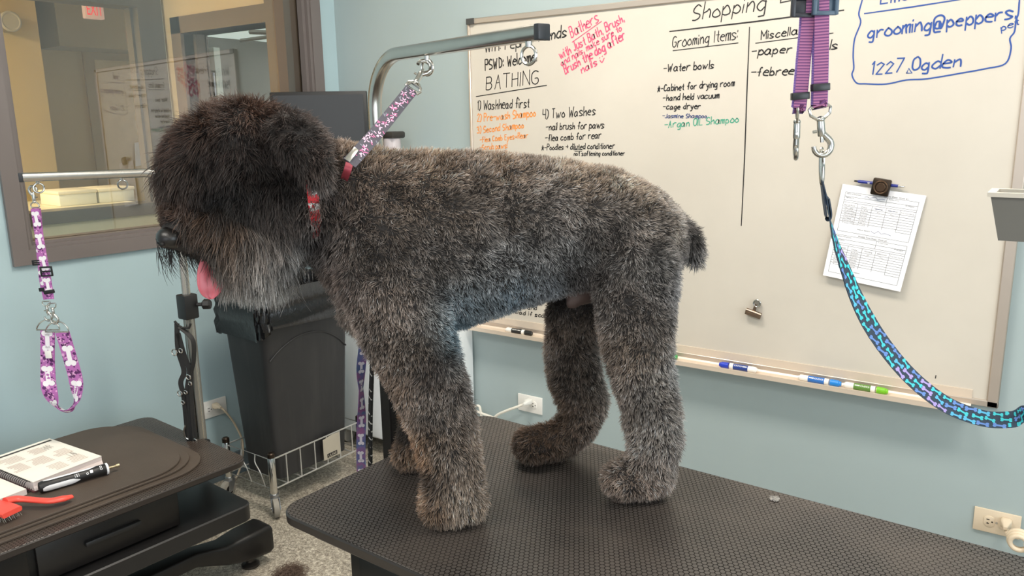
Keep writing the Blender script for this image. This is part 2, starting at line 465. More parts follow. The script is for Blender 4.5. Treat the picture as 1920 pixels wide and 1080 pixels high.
# fire alarm strobe on the side of the mullion
f0 = pS(252, 85, OI - .14)
t = thing('fire_alarm_strobe', f0, 'red fire alarm with clear strobe high beside the inner mullion', 'fire alarm')
mb = MB(); mb.rbox(f0 + UP * .045, .022, .03, .035, .006, LA); mb.rbox(f0 - UP * .045, .018, .03, .018, .006, LA); mb.build('alarm_body', mat('alarm_red', (168, 32, 34), .4), t)
mb = MB(); mb.sphere(f0 + UP * -.005, .018, .034, .024, LA); mb.build('strobe_lens', mat('strobe_lens', (214, 214, 206), .15), t)
f0 = pS(12, 42, OH + .53)
t = thing('emergency_lamp', f0, 'round emergency lamp high on the hall wall at the window corner', 'lamp')
mb = MB(); mb.cyl(f0 - LN * .06, f0 + LN * .06, .05, .056, 24); mb.build('lamp_housing', mat('lamp_grey', (150, 140, 120), .4), t)
mb = MB(); mb.torus(f0 + LN * .06, LN, .047, .009); mb.cyl(f0 + LN * .06, f0 + LN * .066, .042); mb.build('lamp_lens', mat('lamp_lens', (205, 196, 176), .2), t)
# counter beyond the inner bar with two white boxes
zc = z_b1 + .0
mb = MB(); lbox(mb, -2.2, s_in - .05, zc - .04, zc, OI - .65, OI - .115)
t = mb.build('hall_counter', mat('pale_counter', (226, 214, 178), .4)); tag(t, 'pale counter shelf behind the inner window bar', 'counter')
mb = MB(); lbox(mb, -2.1, s_in - .1, 0, zc - .04, OI - .6, OI - .2); mb.build('counter_front', mat('cream_paint', (214, 208, 182)), t, 0)
for nm, (pa, pb), lab in (('storage_box', ((93, 166)), 'left white flat box on the hall counter behind the glass'), ('storage_box', ((168, 236)), 'right white flat box on the hall counter behind the glass')):
    o_ = OI - .3
    sa, sb = sz(pa, 385, o_)[0], sz(pb, 380, o_)[0]
    t = thing(nm, pL((sa + sb) / 2, zc, o_), lab, 'box', 'white boxes on the hall counter')
    mb = MB(); mb.rbox(pL((sa + sb) / 2, zc + .028, o_), (sb - sa) / 2 - .004, .11, .028, .004, LA); mb.build('box_body', mat('white_card', (232, 228, 206), .5), t)
    mb = MB(); mb.rbox(pL((sa + sb) / 2, zc + .062, o_), (sb - sa) / 2, .115, .008, .004, LA); mb.build('box_lid', mat('white_card_lid', (244, 232, 200), .5), t)
q = [pS(252, 268, OH + .02), pS(270, 264, OH + .02), pS(275, 308, OH + .02), pS(254, 312, OH + .02)]
mb = MB(); mb.prism(q, LN * .004); tag(mb.build('wall_notice', mat('white_paper', (244, 242, 236), .6)), 'white paper notice on the hall wall seen through the window', 'notice')

# ------------------------------------------------------------------ whiteboard
BX0, BX1, BZ0, BZ1 = -1.965, -.075, .622, 1.85
YB = YW - .014
k = NT('whiteboard_enamel')
sm = k.noise(2.2, 5); st = k.noise(30, 4)
cc = k.mix(k.ramp(sm, [(.3, (0, 0, 0)), (.75, (255, 255, 255))]), lin((201, 194, 182)), lin((212, 205, 193)))
k.l(k.mix(k.math('MULTIPLY', st, .12), cc, lin((190, 186, 178))), k.b.inputs['Base Color'])
k.b.inputs['Roughness'].default_value = .24; k.b.inputs['Specular IOR Level'].default_value = .35
m_board = k.m
wb = thing('whiteboard', V((BX0 + BX1) / 2, YB, BZ0), 'large white dry-erase board with handwritten lists and aluminium frame', 'whiteboard')
mb = MB(); mb.box(((BX0 + BX1) / 2, YW - .007, (BZ0 + BZ1) / 2), (BX1 - BX0) / 2, .0068, (BZ1 - BZ0) / 2); mb.build('writing_panel', m_board, wb, 0)
m_alu = mat('aluminium_frame', (196, 184, 172), .36, .55, .05, 8)
mb = MB()
for (x0, x1, z0, z1) in ((BX0, BX1, BZ1 - .022, BZ1), (BX0, BX1, BZ0, BZ0 + .02), (BX0, BX0 + .012, BZ0, BZ1), (BX1 - .03, BX1, BZ0, BZ1)):
    mb.rbox(((x0 + x1) / 2, YW - .0105, (z0 + z1) / 2), (x1 - x0) / 2, .0105, (z1 - z0) / 2, .003, seg=1)
mb.build('board_frame', m_alu, wb)
mb = MB(); mb.box((BX0 + .018, YW - .022, BZ1 - .011), .018, .003, .011); mb.build('corner_clip', mat('dark_grey_plastic', (70, 70, 70), .5), wb)
TX0, TX1 = BX0 + .005, -.142
m_tray = mat('tray_aluminium', (222, 206, 188), .4, .25, .05, 8)
mb = MB(); prof = [(0, .052), (-.004, .052), (-.006, .012), (-.012, .006), (-.052, .004), (-.058, .012), (-.062, .012), (-.062, -.004), (-.056, -.006), (0, -.006)]
mb.loft([[V(x, YB + .0 + y, BZ0 - .008 + z) for y, z in prof] for x in (TX0, TX1)]); mb.build('marker_tray', m_tray, wb, 30)

GL = {'a': '472806042345484453', 'b': '0c03 062846442304', 'c': '472806042344', 'd': '472806042345 4c43', 'e': '0646472806042343', 'f': '4b3c2a23 0737',
 'g': '472806042345 48413010', 'h': '0c03 0627384643', 'i': '0803 0a0b', 'j': '282110 2a2b', 'k': '0c03 380543', 'l': '0c03', 'm': '0803 0618282623 2638484643',
 'n': '0803 0628384643', 'o': '28060423444628', 'p': '0800 062846442304', 'q': '472806042345 4840', 'r': '0803 062848', 's': '47280725442303', 't': '2b2433 0838',
 'u': '0804234548 4843', 'v': '082348', 'w': '0813273358', 'x': '0843 4803', 'y': '082448 482100', 'z': '08480343',
 'A': '032c43 1737', 'B': '0c03 0c3c4a3808 3846442303', 'C': '4b2c0a052344', 'D': '0c03 0c3a473403', 'E': '4c0c0343 0838', 'F': '4c0c03 0838', 'G': '4b2c0a0523444727',
 'H': '0c03 4c43 0848', 'I': '0c03', 'J': '3c34231304', 'K': '0c03 4c0743', 'L': '0c0343', 'M': '030c264c43', 'N': '030c434c', 'O': '2c0a0523454a2c',
 'P': '0c03 0c3c4a3808', 'R': '0c03 0c3c4a3808 2843', 'S': '4b2c0a0846442303', 'T': '0c4c 2c23', 'U': '0c0523454c', 'V': '0c234c', 'W': '0c1329334c', 'Y': '0c28 4c2823',
 '1': '1a2c23', '2': '0a2c4a0343', '3': '0b2c4a28 2846442304', '4': '0c0747 4c43', '5': '4c0c0838462303', '7': '0c4c13', '0': '2c0a0523454a2c',
 '-': '0747', ':': '0405 0809', '.': '0304', ',': '0402', '!': '0c06 0403', ')': '0c2a2502', '@': '48281614335548 484453657a5c2c0a04113151', '>': '0747 394735', '*': '032b4308 4803', '+': '2824 0646', '~': '032643 03 43'}
HEX = '0123456789abc'
WID = dict(W=1.6, M=1.3, m=1.15, w=1.35)
def glyph(ch):
    out = []
    for st_ in GL.get(ch, '').split():
        out.append([(int(st_[i]), HEX.index(st_[i + 1]) - 3) for i in range(0, len(st_) - 1, 2)])
    return out
SHARP = set('AEFHIKLMNTVWYkvwxz1247-:.!>*+~i')
INK = dict(black=(34, 32, 32), orange=(236, 150, 78), pink=(216, 84, 120), blue=(40, 78, 152), teal=(70, 158, 130), navy=(52, 70, 120))
INKM = {q: mat('ink_' + q, v, .5, 0, .1, 200) for q, v in INK.items()}
def stroke(mb, pts2, fn, w, mi=0):
    """flat marker stroke following 2-D wall points"""
    P = [np.array(p, float) for p in pts2]; n = len(P); vs = []
    for i in range(n):
        t = P[min(i + 1, n - 1)] - P[max(i - 1, 0)]; t = t / max(np.linalg.norm(t), 1e-9); nn = np.array([-t[1], t[0]])
        ww = w * (.78 if i in (0, n - 1) else 1.0) / 2
        e = t * w * .3 * (-1 if i == 0 else 1 if i == n - 1 else 0)
        vs += [fn(*(P[i] + e - nn * ww)), fn(*(P[i] + e + nn * ww))]
    mb.add(vs, [(2 * i, 2 * i + 1, 2 * i + 3, 2 * i + 2) for i in range(n - 1)], mi)
_lift = [0]
def board_fn():
    _lift[0] += 1; y = YB - .0004 - .00001 * (_lift[0] % 20)
    return lambda x, z: V(x, y, z)
def hand(mb, text, p0, p1, cap, wpx=2.4, slant=.12, jit=.25, seed=1):
    r = random.Random(seed + len(text))
    A = pY(p0[0], p0[1], YB); B = pY(p1[0], p1[1], YB); ppm = F / depth((A + B) / 2)
    a = np.array([A[0], A[2]]); b = np.array([B[0], B[2]]); W = np.linalg.norm(b - a); e = (b - a) / W; up = np.array([-e[1], e[0]])
    adv = []; x = 0
    for ch in text:
        g = glyph(ch); w = max([q[0] for s_ in g for q in s_] + [0]) * WID.get(ch, 1) if g else 2.6
        adv.append(x); x += w + (2.0 if g else 1.2)
    sx = W / max(x - 2.0, 1); sy = cap / 9 / ppm; wd = min(wpx, .75 + cap * .105) / ppm
    for ch, x0 in zip(text, adv):
        dx, dy, sc = r.uniform(-jit, jit), r.uniform(-jit, jit), r.uniform(.92, 1.1)
        for s_ in glyph(ch):
            q = [np.array(p, float) for p in s_]
            q = [p + np.array([r.uniform(-.22, .22), r.uniform(-.22, .22)]) for p in q]
            sm = len(q) > 2 and ch not in SHARP
            if sm: q = catmull(q, 4)
            pts = [a + e * (x0 + dx + p[0] * sc * WID.get(ch, 1) + slant * p[1]) * sx + up * (p[1] * sc + dy) * sy for p in q]
            if sm: stroke(mb, pts, board_fn(), wd)
            else:
                for pa_, pb_ in zip(pts[:-1], pts[1:]): stroke(mb, [pa_, pb_], board_fn(), wd)
def line(mb, pts, wpx=2.4, smooth=False):
    Q = [pY(x, y, YB) for x, y in pts]; ppm = F / depth(Q[0]); q = [np.array([p[0], p[2]]) for p in Q]
    if smooth: q = catmull(q, 5)
    stroke(mb, q, board_fn(), wpx / ppm)

mb = MB()
hand(mb, 'Friends', (1000, 79), (1062, 69), 20, 2.6); hand(mb, 'Wifi: Pepr', (909, 98), (984, 87), 18, 2.4); hand(mb, 'PSWD: Welcome!', (910, 132), (1006, 114), 19, 2.6)
mb.build('wifi_note', INKM['black'], wb, 0)
mb = MB(); hand(mb, 'BATHING', (912, 169), (1009, 157), 24, 2.0, .1); line(mb, [(893, 181), (1025, 160)], 2)
mb.build('bathing_heading', INKM['black'], wb, 0)
mb = MB(); hand(mb, '1) Washhead first', (895, 206), (992, 201), 17, 2.0); hand(mb, '4) Two Washes', (1018, 223), (1116, 215), 17, 2.0)
hand(mb, '-nail brush for paws', (1024, 244), (1132, 240), 12.5, 1.9); hand(mb, '-flea comb for rear', (1022, 264.5), (1127, 259), 12.5, 1.9)
hand(mb, '*-Poodles > diluted conditioner', (1016, 281.5), (1152, 278), 10.5, 1.7); hand(mb, 'not softening conditioner', (1076, 292), (1171, 291), 8.5, 1.7)
line(mb, [(1076, 281), (1092, 281)], 1.5); line(mb, [(1078, 284), (1091, 284)], 1.5)
mb.build('washing_steps', INKM['black'], wb, 0)
mb = MB(); hand(mb, '2) Pre-wash Shampoo', (895, 228), (1004, 218), 13.5, 2.1); hand(mb, '3) Second Shampoo', (895, 250), (982, 240), 12, 2.1)
hand(mb, '-Flea Comb Eyes+Rear', (900, 267), (990, 258), 10, 2); hand(mb, '-Scrub paws!', (900, 281.5), (951, 277), 10, 2); hand(mb, '-Rinse well', (900, 296), (950, 292), 9, 2)
mb.build('orange_steps', INKM['orange'], wb, 0)
mb = MB(); hand(mb, 'Bathers', (1072, 71), (1122, 40), 21, 2.3); line(mb, [(1073, 79), (1128, 40)], 2)
hand(mb, 'with Just Bath, Brush,', (1051, 111), (1171, 40), 16, 2.4); hand(mb, 'and nails, make sure to', (1053, 124), (1166, 57), 12, 2.3)
hand(mb, 'Brush the dog after', (1060, 139), (1173, 72), 17, 2.6); hand(mb, 'nails', (1091, 138), (1120, 121), 14, 2.3)
line(mb, [(1125, 113), (1129, 117), (1133, 109)], 2, True); line(mb, [(1124, 109), (1125, 108)], 2); line(mb, [(1129, 106), (1130, 105)], 2)
mb.build('pink_note', INKM['pink'], wb, 0)
mb = MB(); hand(mb, 'Shopping', (1299, 38), (1432, 18), 28, 2.4, .2); hand(mb, 'List', (1462, 5), (1552, -8), 28, 2.6); line(mb, [(1256, 59), (1420, 40), (1582, 19)], 2.6)
line(mb, [(1405.5, 51), (1401, 160), (1396, 300), (1390, 423)], 2.3)
mb.build('shopping_heading', INKM['black'], wb, 0)
mb = MB(); hand(mb, 'Grooming Items:', (1261, 89), (1382, 73), 20, 1.9, .15); line(mb, [(1262, 95), (1384, 80.5)], 2)
hand(mb, '-Water bowls', (1244, 135), (1338, 128), 14, 2.2); hand(mb, '*-Cabinet for drying room', (1233, 172), (1376, 161), 12, 2.1)
hand(mb, '-hand held vacuum', (1243, 189), (1348, 184), 11.5, 2.1); hand(mb, '-cage dryer', (1243, 205), (1313, 204), 11, 2.1)
mb.build('grooming_items_list', INKM['black'], wb, 0)
mb = MB(); hand(mb, '-Jasmine Shampoo', (1242, 221), (1325, 221), 7.5, 1.8); mb.build('blue_list_entry', INKM['navy'], wb, 0)
mb = MB(); hand(mb, '-Argan OIL Shampoo', (1246, 240), (1384, 229), 13, 1.9); mb.build('teal_list_entry', INKM['teal'], wb, 0)
mb = MB(); hand(mb, 'Miscellaneous', (1427, 74), (1552, 56), 15, 2.4); line(mb, [(1417, 81), (1562, 62)], 2)
hand(mb, '-paper towels', (1409, 104), (1569, 92), 16, 2.6, .15); hand(mb, '-febreeze', (1408, 143), (1512, 138), 16, 2.6, .15)
mb.build('miscellaneous_list', INKM['black'], wb, 0)
mb = MB(); hand(mb, 'Email', (1650, 8), (1722, -4), 26, 3); line(mb, [(1621, 25.5), (1710, 13), (1800, -1)], 2.6)
hand(mb, 'grooming@peppers.', (1628, 72), (1903, 34), 24, 3.4, .1); hand(mb, 'pet', (1878, 58), (1910, 46), 13, 2.6)
hand(mb, '1227 Ogden', (1630, 140), (1801, 124), 22, 3.2, .12); line(mb, [(1700, 137), (1704, 128), (1710, 137), (1700, 137)], 2.4)
zo = [(415, 0), (400, 60), (408, 100), (382, 170), (375, 240), (378, 300), (370, 330), (390, 365), (430, 369), (520, 370), (610, 352), (700, 347), (850, 322), (960, 302), (1045, 280), (1070, 215), (1065, 170), (1085, 140), (1092, 90), (1102, 60), (1107, 0)]
line(mb, [(1440 + x / 2.348, y / 2.348) for x, y in zo], 2.6, True)
mb.build('blue_contact_box', INKM['blue'], wb, 0)
mb = MB(); hand(mb, 'and', (990, 580), (1006, 581), 8, 1.9); hand(mb, 'wad if scared', (965, 588), (1040, 598), 8, 1.9); line(mb, [(1755, 704), (1754, 709)], 2)
mb.build('lower_note', INKM['black'], wb, 0)

# things on the board ------------------------------------------------
def marker(p0, p1, lab, cap_c, lab_c, writing, flip, mirror_cap):
    """dry-erase marker lying in the tray between two pixels; cap end first"""
    z = BZ0 - .008 + .0045 + .0104; y = YB - .033
    A = on(p0[0], p0[1], (0, 0, z), (0, 0, 1)); B = on(p1[0], p1[1], (0, 0, z), (0, 0, 1))
    A[1] = B[1] = y; A = pY(p0[0], p0[1], y); B = pY(p1[0], p1[1], y); A[2] = B[2] = z
    e = unit(B - A); L = np.linalg.norm(B - A); R = .0102
    t = thing('dry_erase_marker', (A + B) / 2 - V(0, 0, R), lab, 'marker', 'markers in the board tray')
    mb = MB(); mb.tube([A + e * L * q for q in (.28, .3, .92, .96, .965, 1.0)], [R, R, R, R * .9, R * .6, R * .55], 18); mb.build('barrel', white_plastic, t)
    mb = MB(); mb.tube([A + e * L * q for q in (0, .012, .05, .06, .25)], [R * .55, R * .72, R * .76, R * .98, R * 1.06], 18); mb.build('cap', mat('cap_' + cap_c[0], cap_c[1], .35), t)
    mb = MB(); mb.tube([A + e * L * q for q in (.38, .76)], R * 1.012, 18, caps=False); b = mb.build('paper_label', mat('label_' + lab_c[0], lab_c[1], .4), t)
    mb = MB(); vn = unit(V(0, -.75, .66)); ux = V(1, 0, 0); 
    c = A + e * L * .57
    def fn(x, yy):
        ang = yy / R; up = UP * .75 + V(0, .66, 0)
        return c + (ux * x * (1 if not flip else -1)) + vn * R * 1.03 * math.cos(ang) + up * R * 1.03 * math.sin(ang) * (1 if not flip else -1)
    wl = L * .36
    put_text(mb, writing, fn, -wl * .45, -.0022, .0052, wl * .55)
    mb.box(c + ux * (wl * .3) * (1 if not flip else -1) + vn * R * 1.02, wl * .15, .0006, .0015, [ux, vn, np.cross(ux, vn)])
    mb.build('label_lettering', white_plastic, b, 0)
marker((998, 618), (949, 611), 'black capped marker at the left end of the board tray', ('black', (30, 30, 30)), ('black', (36, 36, 38)), 'EXPO', False, 0)
marker((1270, 664), (1220, 657), 'green capped marker in the tray peeping out behind the dog', ('green', (24, 158, 72)), ('green', (30, 120, 62)), 'EXPO', False, 0)
marker((1349, 678), (1421, 688), 'dark blue marker in the tray below the bulldog clip', ('blue', (34, 62, 190)), ('blue', (38, 66, 140)), 'EXPO', False, 0)
marker((1578, 713), (1497, 702), 'light blue marker lying upside down in the tray', ('sky', (32, 132, 214)), ('sky', (48, 112, 190)), 'EXPO', True, 0)
marker((1666, 726), (1582, 714), 'lime green marker at the right of the tray', ('lime', (118, 190, 38)), ('lime', (96, 138, 62)), 'EXPO', True, 0)

# time sheet, pen and magnetic clip
YQ = YB - .004
cs = [pY(1580, 345, YQ), pY(1737, 367, YQ), pY(1688, 547, YQ - .012), pY(1543, 516, YQ - .012)]
def bil(u, v, lift=0): # u across, v down
    p = cs[0] * (1 - u) * (1 - v) + cs[1] * u * (1 - v) + cs[2] * u * v + cs[3] * (1 - u) * v
    return p + V(0, -.0006 - lift, 0)
t = thing('timesheet', cs[3], 'two page white printed timesheet hanging under a dark magnetic clip', 'paper')
mb = MB(); mb.loft([[bil(i / 8, j / 8, -.001) + V(0, .0016, 0) for i in range(9)] for j in range(9)], False, False, False); mb.build('rear_sheet', mat('paper_back', (226, 226, 226), .6), t)
mb = MB(); mb.loft([[bil(i / 8, j / 8) for i in range(9)] for j in range(9)], False, False, False); mb.build('front_sheet', mat('paper_white', (244, 243, 246), .6), t)
mb = MB()
def hl(u0, v0, u1, v1, w=.0035):
    d = np.array([u1 - u0, v1 - v0]); q = np.array([-d[1], d[0]]) / np.linalg.norm(d) * w / 2 * np.array([1, .78])
    mb.quad(*[bil(u0 + a * q[0], v0 + a * q[1], .0004) if b == 0 else bil(u1 + a * q[0], v1 + a * q[1], .0004) for a, b in ((-1, 0), (1, 0), (1, 1), (-1, 1))])
for off in (0, .455):
    T = .075 + off
    for (a, b) in (((.06, T), (.94, T)), ((.06, T), (.06, T + .415)), ((.94, T), (.94, T + .415)), ((.06, T + .415), (.94, T + .415)), ((.06, T + .045), (.94, T + .045)), ((.06, T + .085), (.94, T + .085)), ((.57, T), (.57, T + .085))): hl(a[0], a[1], b[0], b[1])
    for q in range(9): hl(.06 if q < 8 else .76, T + .105 + (.045 if q else 0) + .026 * max(q - 1, 0), .94, T + .105 + (.045 if q else 0) + .026 * max(q - 1, 0))
    for u in (.24, .42, .59, .76): hl(u, T + .105, u, T + .33)
    tx = lambda s_, u, v, h, w: put_text(mb, s_, lambda x, y: bil(x, v - y, .0004), u, 0, h, w)
    tx('Weekly Time Sheet  Week #%d' % (1 if off == 0 else 2), .33 if off else .45, T - .008, .016, .36)
    tx('Day of Week', .075, T + .14, .014, .14); tx('Date', .29, T + .14, .014, .07); tx('Morning', .45, T + .135, .014, .1); tx('Afternoon', .61, T + .135, .014, .12); tx('Total hours this day', .77, T + .135, .011, .16)
    tx('Name of Employee', .075, T + .02, .012, .18); tx('Signature', .075, T + .06, .012, .1); tx('To Start Date', .59, T + .02, .011, .12); tx('8/19/2024', .8, T + .06, .013, .1)
    for q, dname in enumerate(('Monday', 'Tuesday', 'Wednesday', 'Thursday', 'Friday', 'Saturday', 'Total hours')):
        tx(dname, .09, T + .17 + .026 * q, .012, .018 * len(dname)); tx('8/%d/24' % (19 + q), .29, T + .17 + .026 * q, .011, .09)
    tx('In', .49, T + .17, .012, .03); tx('Out', .65, T + .17, .012, .04); tx('Employee Signature', .3, T + .375, .011, .16)
mb.build('printed_form', mat('print_ink', (70, 70, 76), .6), t, 0)
mb = MB()
for pts in ([(.3, .105), (.33, .095), (.36, .104), (.4, .096), (.44, .09), (.46, .11), (.5, .1), (.55, .1)], [(.47, .44), (.52, .455), (.56, .43), (.6, .452), (.64, .44), (.72, .452)], [(.46, .21), (.5, .205), (.54, .21)], [(.63, .205), (.7, .2)]):
    q = catmull([np.array(p) for p in pts], 4)
    for a, b in zip(q[:-1], q[1:]): hl(a[0], a[1], b[0], b[1], .004)
mb.build('signature', INKM['navy'], t, 0)
cc = pY(1652, 351, YQ - .012); ex = unit(pY(1669, 355, YQ - .012) - pY(1635, 349, YQ - .012)); ez = np.cross(ex, V(0, 1, 0)); ez = ez if ez[2] > 0 else -ez; ey = V(0, 1, 0)
t = thing('magnetic_clip', cc, 'dark square magnetic clip holding the timesheet on the board', 'clip')
mb = MB(); mb.rbox(cc, .025, .008, .025, .004, [ex, ey, ez]); mb.build('clip_jaw', dark_metal, t)
mb = MB(); mb.torus(cc - ey * .008, ey, .018, .003); mb.cyl(cc - ey * .006, cc - ey * .0095, .016, .012); mb.build('thumb_button', mat('bronze_button', (96, 76, 60), .3, .8), t)
pe = thing('ballpoint_pen', cc + ez * .02, 'blue ballpoint pen tucked behind the magnetic clip', 'pen')
A, B = pY(1601, 339.5, YQ - .012), pY(1697, 351, YQ - .012); e = unit(B - A); L = np.linalg.norm(B - A)
mb = MB(); mb.tube([A + e * L * q + V(0, .006, 0) for q in (.07, .1, .86)], [.0035, .0048, .0044], 12); mb.build('barrel', mat('pen_blue', (36, 48, 132), .35), pe)
mb = MB(); mb.tube([A + e * L * q + V(0, .006, 0) for q in (.86, .97, 1)], [.0042, .002, .001], 10); mb.build('tip', nickel, pe)
mb = MB(); mb.tube([A + e * L * q + V(0, .006, 0) for q in (0, .07)], [.0025, .0028], 10); mb.build('push_button', black_plastic, pe)
mb = MB(); put_text(mb, 'qp', lambda x, y: A + e * (L * .27 + x) + V(0, .0005, 0) + ez * y, 0, -.002, .005); mb.build('pen_imprint', white_plastic, pe, 0)
# bulldog clip
cc = pY(1413, 586, YB - .012); ex = unit(pY(1428, 594, YB) - pY(1398, 583, YB)); ez = np.cross(ex, V(0, 1, 0)); ez = ez if ez[2] > 0 else -ez
t = thing('bulldog_clip', cc, 'small silver bulldog clip stuck empty on the whiteboard', 'clip')
mb = MB(); mb.tube([cc - ex * .026, cc + ex * .026], .0075, 16); mb.box(cc - ez * .008, .026, .004, .006, [ex, ey, ez]); mb.build('jaw', mat('clip_nickel', (150, 132, 118), .25, 1.), t)
mb = MB(); mb.prism([cc - ex * .006 + ez * .005, cc + ex * .006 + ez * .005, cc + ex * .004 + ez * .03, cc - ex * .004 + ez * .03], -ey * .002); mb.build('thumb_lever', mat('clip_nickel', (150, 132, 118)), t)
mb = MB(); mb.torus(cc + ez * .034 + ex * .002, ey, .0115, .0026); mb.cyl(cc + ez * .034 + ex * .002 + ey * .006, cc + ez * .034 + ex * .002 - ey * .001, .009); mb.build('magnet', nickel, t)

# ------------------------------------------------------------------ wall outlets and cords
def outlet(c, e, nrm, mplate, lab, w=.119, h=.073, wide=0):
    """horizontal duplex outlet plate; e along its length, nrm out of the wall"""
    up = np.cross(nrm, e); up = up if up[2] > 0 else -up
    t = thing('wall_outlet', c, lab, 'outlet')
    mb = MB(); mb.rbox(c + nrm * .003, w / 2, .0032, h / 2, .002, [e, nrm, up]); mb.build('cover_plate', mplate, t)
    for q in (-1, 1):
        cc = c + e * q * .0195; mb = MB()
        ring = []
        for kk in range(24):
            a = 2 * PI * kk / 24; x, y = .0172 * math.cos(a), .0172 * math.sin(a); x = max(-.0142, min(.0142, x)); ring.append((x, y))
        mb.loft([[cc + e * x * f_ + up * y * f_ + nrm * d for x, y in ring] for d, f_ in ((.005, 1), (.0078, 1), (.0084, .93))]); r = mb.build('receptacle', mplate, t)
        mb = MB()
        for (x, y, a, b) in ((-.003, .0063, .004, .0011), (-.003, -.0063, .0032, .0011), (-.003, -.005, .001, .0022)): mb.box(cc + e * x + up * y + nrm * .0084, a, .0004, b, [e, nrm, up])
        mb.disc(cc + e * .008 + nrm * .0087, e, up, .0025, n=10); mb.build('slots', slot_dark, r, 0)
    mb = MB(); mb.cyl(c + nrm * .006, c + nrm * .0075, .003, n=10); mb.build('screw', nickel, t)
    return up
def cord(name, pts, r, m, lab, plug_dir=None, plug_m=None, size=1.0):
    P = catmull(pts, 8); t = thing(name, pts[-1], lab, 'cord')
    mb = MB(); mb.tube(P, r, 10); mb.build('cable', m, t)
    if plug_dir is not None:
        d = unit(plug_dir); a = np.asarray(pts[0]); mb = MB()
        u = unit(np.cross(d, UP)); w = np.cross(u, d)
        mb.loft([[a - d * q + u * x * .013 * f_ * size + w * y * .011 * f_ * size for x, y in rr_outline(1, 1, .5, 3)] for q, f_ in ((-.022, .95), (-.02, 1), (-.004, 1), (.004, .7), (.022, .42), (.026, .36))]); mb.build('plug', plug_m or m, t)
    return t
# left wall, beside the bin
c = pS(399, 765, 0); outlet(c, LV, LN, white_plastic, 'white wall outlet low on the left wall beside the bin')
a = pS(408, 762, .035)
pp = [a, pS(420, 769, .06), pS(440, 795, .05), pS(455, 830, .045), pS(452, 870, .05), pS(440, 900, .06)]
g = pz(425, 908, .012); pp += [V(-2.62, 1.72, .05), g, pz(405, 930, .01), pz(380, 950, .01)]
cord('power_cord', pp, .0042, cord_ivory, 'beige power cord hanging from the left wall outlet behind the bin dolly', -LN)
# whiteboard wall, behind the dog
c = pY(995, 757, YW); outlet(c, V(1, 0, 0), V(0, -1, 0), white_plastic, 'white wall outlet under the board seen between the dog legs')
a = pY(988, 755, YW - .04)
cord('power_cord', [a, pY(972, 762, YW - .06), pY(950, 770, YW - .07), pY(930, 780, YW - .07), pY(915, 800, YW - .06), pY(905, 790, YW - .05), pY(899, 762, YW - .05), pY(892, 770, YW - .05), V(-1.75, YW - .05, .2), V(-1.72, YW - .06, .012)], .0055, cord_white, 'white power cord plugged in under the board behind the dog', V(0, 1, 0), white_plastic)
# whiteboard wall, lower right
c = pY(1869, 979, YW); outlet(c, V(1, 0, 0), V(0, -1, 0), ivory_plastic, 'ivory wall outlet at lower right near the table edge')
a = pY(1886, 984, YW - .03); b = pY(1912, 1008, YW - .055)
pts = [a, pY(1888, 998, YW - .05), pY(1895, 1010, YW - .06)]
for q in range(26):
    an = PI * .95 - q * 2 * PI / 10; rr = .028 - .0003 * q
    pts.append(b + V(rr * math.cos(an) * 1.0 + .0, -.012 - .0012 * q, rr * math.sin(an)))
pts += [b + V(.06, -.05, -.05), V(b[0] + .12, YW - .06, .2), V(b[0] + .14, YW - .06, .012)]
cord('coiled_power_cord', pts, .0068, cord_ivory, 'thick ivory power cord coiled at the lower right outlet', V(0, 1, 0), ivory_plastic, 1.1)

